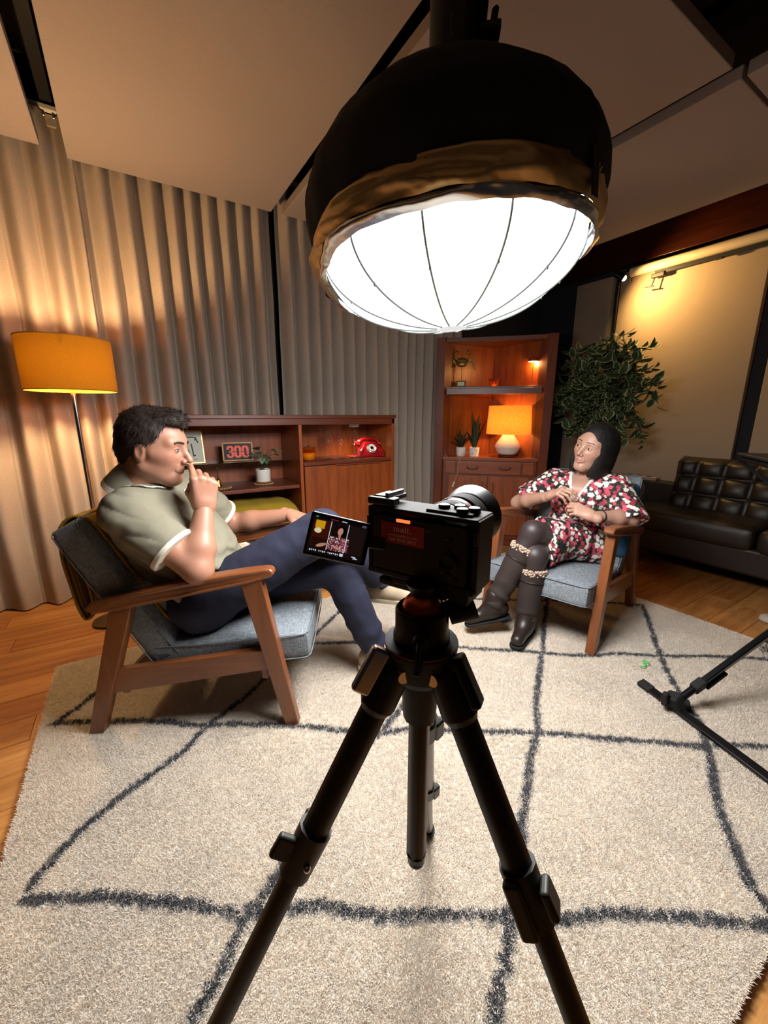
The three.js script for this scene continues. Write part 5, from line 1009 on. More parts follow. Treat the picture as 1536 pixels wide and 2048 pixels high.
// head in its own frame: x = face, y = up, z = right ear; about 0.24 high
function headField(o) {
  const f = o.fem ? 1 : 0, jaw = f ? 0.050 : 0.057, chin = f ? 0.017 : 0.021;
  return (x, y, z) => {
    const az = Math.abs(z);
    let d = ellD(x, y, z, [-0.014, 0.036, 0, 0.098, 0.089, 0.076]);
    d = smin(d, ellD(x, y, z, [0.026, -0.022, 0, 0.064, 0.090, 0.064]), 0.05);
    d = smin(d, capD(x, y, az, cap([-0.012, -0.058, jaw], [0.052, -0.098, 0.014], 0.020, chin)), 0.03);
    d = smin(d, capD(x, y, z, cap([0.066, -0.097, -0.008], [0.066, -0.097, 0.008], chin)), 0.022);
    d = smin(d, capD(x, y, az, cap([0.076, 0.029, 0.010], [0.066, 0.030, 0.046], f ? 0.010 : 0.014)), 0.018);   // brow
    d = smin(d, capD(x, y, az, cap([0.056, -0.016, 0.044], [0.020, -0.010, 0.062], 0.010)), 0.03);           // cheekbone
    d = smax(d, -(Math.hypot(x - 0.098, y - 0.006, az - 0.032) - 0.0165), 0.014);                              // socket
    d = smin(d, Math.hypot((x - 0.0735) , (y - 0.006) * 1.05, (az - 0.0315)) - 0.0138, 0.004);                  // lids
    d = smin(d, capD(x, y, z, cap([0.084, 0.022, 0], [f ? 0.108 : 0.113, -0.026, 0], 0.0075, f ? 0.0095 : 0.0115)), 0.012);
    d = smin(d, Math.hypot(x - 0.098, y + 0.032, az - 0.011) - (f ? 0.0075 : 0.009), 0.006);                     // nostril wing
    d = smin(d, capD(x, y, az, cap([0.080, -0.044, 0.0], [0.074, -0.048, 0.018], 0.0125, 0.012)), 0.012);
    d = smin(d, capD(x, y, az, cap([0.091, -0.056, 0.0], [0.081, -0.060, 0.022], 0.0062, 0.003)), 0.006);
    d = smin(d, capD(x, y, az, cap([0.089, -0.069, 0.0], [0.081, -0.065, 0.020], 0.0072, 0.003)), 0.006);
    d = smax(d, -capD(x, y, az, cap([0.100, o.open ? -0.0635 : -0.0625, 0], [0.087, -0.063, 0.022], o.open ? 0.0035 : 0.0014, 0.001)), 0.003);
    d = smax(d, -capD(x, y, az, cap([0.086, -0.038, 0.027], [0.075, -0.068, 0.036], 0.0008, 0.0004)), 0.006);
    d = smin(d, ellD(x, y, az, [-0.012, -0.010, 0.078, 0.018, 0.032, 0.010]), 0.006);                              // ear
    d = smax(d, -ellD(x, y, az, [-0.009, -0.006, 0.089, 0.010, 0.019, 0.006]), 0.006);
    d = smin(d, capD(x, y, z, cap([-0.030, -0.045, 0], [-0.050, -0.15, 0], f ? 0.044 : 0.055, f ? 0.046 : 0.062)), 0.03);
    return d;
  };
}
function skinTone(base, o = {}) {
  return (x, y, z) => {
    const m = 1 + 0.05 * fbm(x * 40, y * 40, z * 40, 2); let c = [base[0] * m, base[1] * m, base[2] * m];
    return c;
  };
}
function headColor(base, lip, o) {
  const tone = skinTone(base);
  return (x, y, z) => {
    let c = tone(x, y, z); const az = Math.abs(z);
    const ell = ((y + 0.0625) / 0.0125) ** 2 + (az / 0.025) ** 2; if (x > 0.07 && ell < 1) { const k = 0.6 * sstep(1, 0.6, ell); c = [lerp(c[0], lip[0], k), lerp(c[1], lip[1], k), lerp(c[2], lip[2], k)]; }
    const rosy = 0.3 * Math.exp(-(((y + 0.02) / 0.03) ** 2 + ((az - 0.045) / 0.025) ** 2)) + 0.25 * Math.exp(-(((y + 0.025) / 0.02) ** 2 + (az / 0.018) ** 2)); if (x > 0.03) c = [c[0], c[1] * (1 - 0.25 * rosy), c[2] * (1 - 0.25 * rosy)];
    if (o && o.stubble && y < -0.045 && x > -0.02) { const k = 0.12 * sstep(-0.045, -0.07, y); c = [c[0] * (1 - k), c[1] * (1 - k * 0.9), c[2] * (1 - k * 0.7)]; }
    return c;
  };
}
// hand in its own frame: origin wrist, x to the fingers, y = back of the hand, z = thumb side
function handCaps(p) {
  const caps = [], s = p.scale || 1, fz = [0.030, 0.010, -0.010, -0.028], kx = [0.088, 0.092, 0.086, 0.077], len = [[0.044, 0.026, 0.021], [0.048, 0.030, 0.022], [0.045, 0.028, 0.021], [0.036, 0.021, 0.018]], rad = [0.0098, 0.0100, 0.0095, 0.0085];
  caps.push(cap([-0.03, 0, 0], [0.02, 0, 0.004], 0.024 , 0.022)); caps.push(cap([-0.03, -0.002, -0.008], [0.02, 0, -0.012], 0.02, 0.019));
  for (let f = 0; f < 4; f++) {
    caps.push(cap([0.012, 0, fz[f] * 0.55], [kx[f], 0.003, fz[f]], 0.0165, 0.0118));
    let a = 0, b = [kx[f], 0.003, fz[f]]; const cu = p.curl[f], sp = (p.spread || 0) * fz[f] * 4;
    for (let q = 0; q < 3; q++) { a += cu[q]; const n = [b[0] + Math.cos(a) * len[f][q], b[1] - Math.sin(a) * len[f][q], b[2] + sp * len[f][q] + (p.side ? p.side[f] * len[f][q] : 0)]; caps.push(cap(b, n, rad[f] * (1 - 0.10 * q), rad[f] * (1 - 0.10 * (q + 1)))); b = n; }
  }
  const t = p.thumb || [[0.024, -0.006, 0.026], [0.050, -0.016, 0.047], [0.072, -0.024, 0.050], [0.090, -0.030, 0.044]];
  caps.push(cap([0.012, -0.004, 0.012], t[1], 0.017, 0.0125)); caps.push(cap(t[1], t[2], 0.0118, 0.0105)); caps.push(cap(t[2], t[3], 0.0105, 0.0088));
  return caps.map((c) => c.map((v) => v * s));
}
function handGeo(p, matrix, color) {
  const caps = handCaps(p), k = 0.006, [lo, hi] = boundsOf(caps, 0.008), mir = p.left ? 1 : -1;
  const palm = caps.slice(0, 2), rest = caps.slice(2);
  const meta = [caps[0], caps[1], caps[2], caps[6], caps[10], caps[14], caps[18]], chains = [0, 1, 2, 3].map((f) => caps.slice(3 + f * 4, 6 + f * 4)); chains.push(caps.slice(18));
  const g = nets((x, y, z) => { let d = 9; for (const c of meta) d = smin(d, capD(x, y, z, c), 0.014); let e = 9; for (const ch of chains) { let q = 9; for (const c of ch) q = smin(q, capD(x, y, z, c), 0.004); e = smin(e, q, 0.0025); } return smin(d, e, 0.007); }, lo, hi, 0.0032, color);
  if (mir < 0) { g.scale(1, 1, -1); const ix = g.index.array; for (let i = 0; i < ix.length; i += 3) { const t = ix[i]; ix[i] = ix[i + 1]; ix[i + 1] = t; } }
  return g.applyMatrix4(matrix);
}
function nails(p, matrix, parent, mat) {
  const caps = handCaps(p), out = []; for (let f = 0; f < 4; f++) { const c = caps[2 + f * 4 + 3]; const d = dir3([c[0], c[1], c[2]], [c[3], c[4], c[5]]); const n = [d[1] * -1, d[0], 0]; const g = new THREE.SphereGeometry(0.0052, 10, 8).scale(1.1, 0.35, 0.85); const m = basis([c[3] + n[0] * 0.0058, c[4] + n[1] * 0.0058, c[5]], d, n); g.applyMatrix4(m); if (!p.left) { g.scale(1, 1, -1); const ix = g.index.array; for (let i = 0; i < ix.length; i += 3) { const t = ix[i]; ix[i] = ix[i + 1]; ix[i + 1] = t; } } out.push(g.applyMatrix4(matrix)); }
  part(parent, 'fingernails', out, mat);
}
function onFace(fn, y, z) { let a = 0.16, b = 0.0; for (let k = 0; k < 26; k++) { const m = (a + b) / 2; if (fn(m, y, z) < 0) b = m; else a = m; } return a; }
function faceParts(o, fn, mat, hm, iris, browR, browH, lidDrop = 0) {
  const hd = new THREE.Group(); hd.name = 'face'; o.add(hd); hm.decompose(hd.position, hd.quaternion, hd.scale);
  for (const s of [-1, 1]) {
    const e = new THREE.Group(); part(hd, 'eye', ball(0.0118, 0.0762, 0.005, s * 0.0315, 1, 0.38, 0.95, 18, 12), std({ color: col('#cfc8c0'), roughness: 0.25 }));
    const L = o.userData.gaze || 0; part(hd, 'iris', ball(0.0056, 0.0862, 0.0050, s * 0.0315 + L, 0.7, 0.78, 1, 12, 10), std({ color: col(iris), roughness: 0.15 }));
    const pts = []; for (let k = 0; k <= 6; k++) { const z = s * lerp(0.013, 0.050, k / 6), y = browH + 0.006 * Math.sin(k / 6 * 2.4) - 0.004 * (k / 6); pts.push(V(onFace(fn, y, z) + 0.0006, y, z)); }
    part(hd, 'eyebrow', tube(pts, browR, 14, 6), mat);
    const lid = []; for (let k = 0; k <= 6; k++) { const t = k / 6, z = s * lerp(0.0205, 0.0435, t), y = 0.0095 + 0.0035 * Math.sin(t * Math.PI) - lidDrop; lid.push(V(onFace(fn, y, z) + 0.0003, y, z)); }
    part(hd, 'upper_lashes', tube(lid, 0.0011, 12, 5), mat);
  }
  return hd;
}
// strands that lie over a hair volume
function strands(fn, lo, hi, count, seed, flow, len, wid, lift) {
  reseed(seed); const pos = [], idx = []; let made = 0, guard = 0; const e = 0.002;
  while (made < count && guard++ < count * 60) {
    let p = [rr(lo[0], hi[0]), rr(lo[1], hi[1]), rr(lo[2], hi[2])]; let d = fn(...p); if (Math.abs(d) > 0.02) continue;
    for (let k = 0; k < 3; k++) { const g = [fn(p[0] + e, p[1], p[2]) - d, fn(p[0], p[1] + e, p[2]) - d, fn(p[0], p[1], p[2] + e) - d]; const l = Math.hypot(...g) || 1; p = p.map((v, i) => v - g[i] / l * d); d = fn(...p); }
    const g = [fn(p[0] + e, p[1], p[2]) - d, fn(p[0], p[1] + e, p[2]) - d, fn(p[0], p[1], p[2] + e) - d], l = Math.hypot(...g) || 1, n = V(g[0] / l, g[1] / l, g[2] / l);
    let f = flow(p, n); f = V(...f).add(V(rr(-0.5, 0.5), rr(-0.5, 0.5), rr(-0.5, 0.5))); f.addScaledVector(n, -f.dot(n)).normalize(); const w = n.clone().cross(f), L = len * rr(0.6, 1.3), up = lift(p) * rr(0.3, 1.2), b = pos.length / 3, P = V(...p).addScaledVector(n, -0.001);
    for (let k = 0; k < 3; k++) { const t = k / 3, c = P.clone().addScaledVector(f, L * t).addScaledVector(n, up * L * t * (1.3 - 0.6 * t)); const ww = wid * (1 - t * 0.7); pos.push(...c.clone().addScaledVector(w, ww).toArray(), ...c.clone().addScaledVector(w, -ww).toArray()); }
    pos.push(...P.clone().addScaledVector(f, L).addScaledVector(n, up * L * 0.7).toArray());
    for (let k = 0; k < 2; k++) idx.push(b + k * 2, b + k * 2 + 1, b + k * 2 + 3, b + k * 2, b + k * 2 + 3, b + k * 2 + 2); idx.push(b + 4, b + 5, b + 6); made++;
  }
  const g = new THREE.BufferGeometry(); g.setAttribute('position', new THREE.Float32BufferAttribute(pos, 3)); g.setIndex(idx); g.computeVertexNormals(); return g;
}
const skinMat = (rough = 0.5) => phys({ vertexColors: true, roughness: rough, sheen: 0.1 });

// ================= the man =================
{
  const o = thing('person', 'man in a sage polo shirt and navy trousers, chin on hand, legs crossed', 'person', [MAN_C.x, 0.009, MAN_C.z], MAN_T);
  const J = { hipR: [0.02, 0.435, 0.15], hipL: [0.02, 0.435, -0.03], kneeR: [0.455, 0.675, 0.085], ankR: [0.685, 0.385, -0.13], kneeL: [0.50, 0.50, 0.0], ankL: [0.652, 0.125, 0.0], pel: [0.0, 0.46, 0.06], waist: [-0.035, 0.57, 0.06], chest: [-0.125, 0.725, 0.055], neck: [-0.19, 0.865, 0.09], shR: [-0.145, 0.785, 0.235], elR: [0.068, 0.603, 0.272], wrR: [0.074, 0.787, 0.188], shL: [-0.10, 0.80, -0.13], elL: [0.015, 0.612, -0.27], wrL: [0.285, 0.662, -0.225] };
  const skin = [0.385, 0.185, 0.118];
  const hm = basis([-0.088, 0.985, 0.12], [0.985, -0.15, 0.03], [0.15, 0.985, 0.0]);
  // skin
  const bc = [cap(J.pel, J.waist, 0.105, 0.11), cap(J.waist, J.chest, 0.11, 0.115), cap(J.chest, J.neck, 0.10, 0.065), cap(J.neck, [-0.135, 0.95, 0.115], 0.064, 0.056), cap(J.chest, J.shR, 0.09, 0.06), cap(J.chest, J.shL, 0.09, 0.06),
    cap(J.shR, J.elR, 0.060, 0.046), cap(J.elR, lerp3(J.elR, J.wrR, 0.35), 0.044, 0.046), cap(lerp3(J.elR, J.wrR, 0.35), J.wrR, 0.046, 0.030), cap(J.shL, J.elL, 0.056, 0.046), cap(J.elL, lerp3(J.elL, J.wrL, 0.35), 0.044, 0.044), cap(lerp3(J.elL, J.wrL, 0.35), J.wrL, 0.044, 0.029),
    cap(J.hipR, J.kneeR, 0.075, 0.052), cap(J.kneeR, J.ankR, 0.050, 0.034), cap(J.hipL, J.kneeL, 0.075, 0.052), cap(J.kneeL, J.ankL, 0.050, 0.034)];
  const [bl, bh] = boundsOf(bc, 0.03);
  const geos = [nets(blend(bc, 0.022), bl, bh, 0.010, skinTone(skin))];
  const hf = headField({}); geos.push(nets(hf, [-0.13, -0.17, -0.105], [0.14, 0.14, 0.105], 0.0034, headColor(skin, [0.36, 0.145, 0.105], { stubble: 1 })).applyMatrix4(hm));
  const fist = [[1.25, 1.5, 0.8], [1.3, 1.6, 0.9], [1.3, 1.6, 0.9]];
  const hR = { curl: [[0.95, 0.25, 0.5], ...fist], thumb: [[0.024, -0.006, 0.026], [0.046, -0.022, 0.036], [0.066, -0.034, 0.030], [0.080, -0.040, 0.014]], scale: 1.10 }, mR = basis(J.wrR, [0.10, 0.985, -0.06], [0.50, 0.02, 0.86]);
  geos.push(handGeo(hR, mR, skinTone(skin)));
  const hL = { left: 1, curl: [[0.35, 0.35, 0.2], [0.4, 0.4, 0.2], [0.42, 0.4, 0.2], [0.45, 0.4, 0.2]], spread: 0.3, scale: 1.0 }, mL = basis(J.wrL, [0.92, -0.20, 0.34], [0.15, 0.95, 0.1]);
  geos.push(handGeo(hL, mL, skinTone(skin)));
  part(o, 'body', geos, skinMat(0.48));
  const hairM = std({ color: col('#1f130c'), roughness: 0.75 });
  faceParts(o, hf, hairM, hm, '#4a5a66', 0.0034, 0.029, 0.002);
  nails(hR, mR, o, std({ color: col('#d9a58c'), roughness: 0.3 }));
  // hair
  const hg = new THREE.Group(); hg.name = 'hair'; o.add(hg); hm.decompose(hg.position, hg.quaternion, hg.scale);
  const line = (x, az) => { const side = lerp(-0.066, 0.012, sstep(-0.055, -0.012, x)); const s2 = lerp(side, 0.028, sstep(0.012, 0.026, x)); return lerp(s2, 0.083, sstep(0.028, 0.058, x)) - 0.010 * sstep(0.02, 0.0, az) * sstep(0.05, 0.07, x); };
  const hairF = (x, y, z) => { const az = Math.abs(z); let d = ellD(x, y, z, [-0.020, 0.037, 0, 0.107, 0.098, 0.086]); d = smin(d, ellD(x, y, z, [0.042, 0.098, 0, 0.052, 0.036, 0.052]), 0.03); d = smin(d, capD(x, y, z, cap([-0.085, -0.02, 0], [-0.075, -0.055, 0], 0.045, 0.04)), 0.03); d += 0.0018 * nz(x * 90, y * 60, z * 90) + 0.003 * nz(x * 34, y * 34, z * 34); d = smax(d, (line(x, az) - y) * 0.7, 0.006); return smax(d, -ellD(x, y, az, [-0.010, -0.014, 0.088, 0.026, 0.034, 0.03]), 0.006); };
  part(hg, 'hair_mass', nets(hairF, [-0.15, -0.12, -0.12], [0.12, 0.17, 0.12], 0.004), hairM);
  part(hg, 'hair_strands', strands(hairF, [-0.15, -0.10, -0.11], [0.12, 0.16, 0.11], 5200, 41, (p) => [p[0] > 0.0 && p[1] > 0.08 ? 1.0 : -0.25, p[1] > 0.08 ? 0.3 : -1, 0.1], 0.024, 0.0009, (p) => p[0] > 0.03 && p[1] > 0.095 ? 0.55 : 0.10), std({ color: col('#24160e'), roughness: 0.7, side: THREE.DoubleSide })).userData.kind = 'stuff';
  // polo shirt
  const sleeveR = lerp3(J.shR, J.elR, 0.66), sleeveL = lerp3(J.shL, J.elL, 0.74), aR = dir3(J.shR, J.elR), aL = dir3(J.shL, J.elL);
  const tc = [cap([0.015, 0.46, 0.10], [-0.03, 0.57, 0.105], 0.135, 0.140), cap([0.015, 0.46, 0.02], [-0.03, 0.57, 0.015], 0.135, 0.140), cap([-0.03, 0.57, 0.105], [-0.125, 0.725, 0.125], 0.140, 0.132), cap([-0.03, 0.57, 0.015], [-0.115, 0.73, -0.02], 0.140, 0.128), cap([-0.125, 0.73, 0.12], J.shR, 0.125, 0.080), cap([-0.115, 0.73, -0.02], J.shL, 0.12, 0.074), cap([-0.16, 0.80, 0.07], [-0.19, 0.855, 0.09], 0.095, 0.062)];
  const sl = [cap(J.shR, J.elR, 0.083, 0.078), cap(J.shL, J.elL, 0.076, 0.070)];
  const torso = blend(tc, 0.045), neckHole = (x, y, z) => capD(x, y, z, cap([-0.192, 0.845, 0.092], [-0.145, 0.96, 0.11], 0.064, 0.064));
  const hem = cut([0.06, 0.455, 0], [0.28, -0.95, 0]), cR = cut(sleeveR, aR), cL = cut(sleeveL, aL);
  const shirtF = (x, y, z) => {
    let d = torso(x, y, z); d = smax(d, hem(x, y, z), 0.006);
    d = smin(d, smax(capD(x, y, z, sl[0]), cR(x, y, z), 0.006), 0.02); d = smin(d, smax(capD(x, y, z, sl[1]), cL(x, y, z), 0.006), 0.02);
    const f = (0.010 + 0.010 * sstep(0.62, 0.5, y)) * Math.sin((y * 0.9 + x * 0.55) * 84 + 5 * nz(x * 6, y * 6, z * 6)) * sstep(0.74, 0.55, y) * (0.4 + 0.9 * Math.abs(nz(x * 9, y * 5, z * 9)));
    d += f + 0.017 * (0.35 - Math.abs(nz(x * 7 + y * 5, y * 11, z * 7))) * 0.8 + 0.003 * nz(x * 24, y * 30, z * 24);
    return smax(d, -neckHole(x, y, z), 0.01);
  };
  const sage = [0.215, 0.200, 0.140], cream = [0.72, 0.68, 0.56];
  const shirtCol = (x, y, z) => { const k = 1 + 0.05 * nz(x * 160, y * 160, z * 160); const a = cR(x, y, z), b = cL(x, y, z), inR = capD(x, y, z, sl[0]) < 0.012, inL = capD(x, y, z, sl[1]) < 0.012; return sage.map((v) => v * k); };
  const tl = sized(T.cloth, 24, 24);
  part(o, 'polo_shirt', nets(shirtF, [-0.34, 0.38, -0.36], [0.24, 0.95, 0.38], 0.0062, shirtCol), std({ vertexColors: true, roughness: 0.92, bumpMap: tl, bumpScale: 0.0008 }));
  for (const [c, pl] of [[sl[0], cR], [sl[1], cL]]) { const cc = c.slice(); cc[6] += 0.0035; cc[7] += 0.0035; const [lo, hi] = boundsOf([cc], 0.02); part(o, 'sleeve_band', nets((x, y, z) => smax(smax(capD(x, y, z, cc), pl(x, y, z) - 0.003, 0.003), -pl(x, y, z) - 0.015, 0.003), lo, hi, 0.0042), std({ color: new THREE.Color().setRGB(...cream), roughness: 0.9 }), 'cream ribbed sleeve edge'); }
  // collar: a turned-down band round the neck
  const collar = (u0, u1, name, mat, push = 0) => {
    const nu = 60, nv = 6, pos = [], idx = [], up = V(0.34, 0.93, 0.12).normalize(), c0 = V(-0.158, 0.903, 0.101), X = V(1, 0, 0).addScaledVector(up, -up.x).normalize(), Z = X.clone().cross(up);
    for (let i = 0; i <= nu; i++) { const th = lerp(0.42, Math.PI * 2 - 0.42, i / nu); for (let j = 0; j <= nv; j++) { const v = lerp(u0, u1, j / nv), front = sstep(0.95, 0.42, Math.min(th, Math.PI * 2 - th)), r = 0.061 + (0.046 + 0.012 * front) * v;
      const at = (h) => c0.clone().addScaledVector(X, Math.cos(th) * r).addScaledVector(Z, Math.sin(th) * r).addScaledVector(up, h);
      let h = 0.06; for (; h > -0.08; h -= 0.003) { const t = at(h); if (shirtF(t.x, t.y, t.z) < 0.005) break; }
      const p = at(Math.max(h, -0.010 - 0.055 * v * v - 0.02 * front) + 0.028 * (1 - v) ** 2 + push); pos.push(p.x, p.y, p.z); } }
    for (let i = 0; i < nu; i++) for (let j = 0; j < nv; j++) { const a = i * (nv + 1) + j, b = a + 1, c = a + nv + 1, d = c + 1; idx.push(a, b, d, a, d, c); }
    const g = new THREE.BufferGeometry(); g.setAttribute('position', new THREE.Float32BufferAttribute(pos, 3)); g.setIndex(idx); g.computeVertexNormals(); part(o, name, g, mat);
  };
  collar(0, 1, 'collar', std({ color: new THREE.Color().setRGB(...sage), roughness: 0.92, side: THREE.DoubleSide })); collar(0.86, 1.02, 'collar_stripe', std({ color: new THREE.Color().setRGB(...cream), roughness: 0.9, side: THREE.DoubleSide }), 0.0035);
  for (const [x, y, z] of [[-0.085, 0.862, 0.070], [-0.062, 0.828, 0.066]]) { let p = V(x, y, z); for (let k = 0; k < 12 && shirtF(p.x, p.y, p.z) < 0; k++) p.x += 0.006; part(o, 'button', ball(0.0055, p.x, p.y, p.z, 0.4, 1, 1, 10, 8), M.white); }
  // trousers
  const legA = [cap([0.0, 0.47, 0.06], J.hipR, 0.125, 0.110), cap(J.hipR, J.kneeR, 0.108, 0.076), cap(J.kneeR, J.ankR, 0.074, 0.058)], legB = [cap([0.0, 0.47, 0.06], J.hipL, 0.125, 0.110), cap(J.hipL, J.kneeL, 0.108, 0.074), cap(J.kneeL, J.ankL, 0.074, 0.060)];
  const A1 = blend(legA, 0.03), B1 = blend(legB, 0.03), cutA = cut(lerp3(J.kneeR, J.ankR, 0.93), dir3(J.kneeR, J.ankR)), cutB = cut(lerp3(J.kneeL, J.ankL, 0.95), dir3(J.kneeL, J.ankL)), top = cut([0.07, 0.560, 0], [0.20, 0.98, 0]);
  const trF = (x, y, z) => { let a = smax(A1(x, y, z), cutA(x, y, z), 0.006), b = smax(B1(x, y, z), cutB(x, y, z), 0.006), d = smin(a, b, 0.012); d = smax(d, Math.min(top(x, y, z), 0.10 - x), 0.01); return d + 0.005 * nz(x * 9, y * 9, z * 9) + 0.0035 * nz(x * 22 + y * 9, y * 20, z * 20) + 0.003 * Math.sin((x * 0.6 - y) * 70 + 4 * nz(x * 7, y * 7, z * 7)) * sstep(0.35, 0.2, y); };
  const [tlo, thi] = boundsOf([...legA, ...legB], 0.02);
  part(o, 'trousers', nets(trF, tlo, thi, 0.0075, (x, y, z) => { const k = 1 + 0.10 * nz(x * 120, y * 120, z * 120) + 0.10 * nz(x * 20, y * 20, z * 20); return [0.0066 * k, 0.0085 * k, 0.027 * k]; }), std({ vertexColors: true, roughness: 0.85, bumpMap: tl, bumpScale: 0.0008 }));
  // socks and shoes
  const shoe = (ank, toe, side, name) => {
    const m = basis([ank[0], ank[1] - 0.0, ank[2]], toe, side), g = new THREE.Group(); g.name = name; o.add(g); m.decompose(g.position, g.quaternion, g.scale);
    const upper = (x, y, z) => { let d = capD(x, y, z, cap([-0.030, -0.058, 0], [0.15, -0.070, 0], 0.040, 0.034)); d = smin(d, capD(x, y, z, cap([-0.02, -0.03, 0], [0.05, -0.045, 0], 0.042, 0.036)), 0.03); d = smax(d, -0.088 - y, 0.006); return smax(d, -capD(x, y, z, cap([-0.005, 0.05, 0], [0.0, -0.02, 0], 0.040, 0.036)), 0.006); };
    part(g, 'upper', nets(upper, [-0.09, -0.10, -0.06], [0.20, 0.03, 0.06], 0.005), std({ color: col('#a8967c'), roughness: 0.8 }));
    const soleF = (x, y, z) => { const d = capD(x, 0, z, cap([-0.032, 0, 0], [0.150, 0, 0], 0.043, 0.038)); return smax(d, Math.abs(y + 0.088) - 0.013, 0.005); };
    part(g, 'sole', nets(soleF, [-0.09, -0.12, -0.06], [0.21, -0.06, 0.06], 0.005), std({ color: col('#cbbda3'), roughness: 0.7 }));
    part(g, 'laces', [0, 1, 2, 3].map((k) => tube([V(0.035 + k * 0.016, -0.024 - k * 0.006, -0.022), V(0.037 + k * 0.016, -0.012 - k * 0.007, 0), V(0.035 + k * 0.016, -0.024 - k * 0.006, 0.022)], 0.0022, 10, 5)), std({ color: col('#e6dcc8'), roughness: 0.8 }));
  };
  const dA = dir3(J.kneeR, J.ankR), dB = dir3(J.kneeL, J.ankL);
  shoe(lerp3(J.kneeR, J.ankR, 1.02), [0.86, -0.10, 0.10], [0.10, 0.95, 0.25], 'hanging_shoe'); shoe(lerp3(J.kneeL, J.ankL, 1.0), [0.95, 0.0, 0.10], [0, 1, 0], 'planted_shoe');
  const sock = (a, b, name) => { const dd = dir3(a, b), s0 = lerp3(a, b, 0.78), s1 = lerp3(a, b, 1.08), c = [cap(s0, s1, 0.040, 0.038)], [lo, hi] = boundsOf(c, 0.01); part(o, name, nets((x, y, z) => capD(x, y, z, c[0]), lo, hi, 0.004, (x, y, z) => { const t = (x - s0[0]) * dd[0] + (y - s0[1]) * dd[1] + (z - s0[2]) * dd[2], k = ((t / 0.013) % 1 + 1) % 1; return k < 0.5 ? [0.02, 0.03, 0.06] : k < 0.75 ? [0.30, 0.36, 0.45] : [0.10, 0.17, 0.30]; }), std({ vertexColors: true, roughness: 0.9 })); };
  sock(J.kneeR, J.ankR, 'striped_sock'); sock(J.kneeL, J.ankL, 'striped_sock');
}
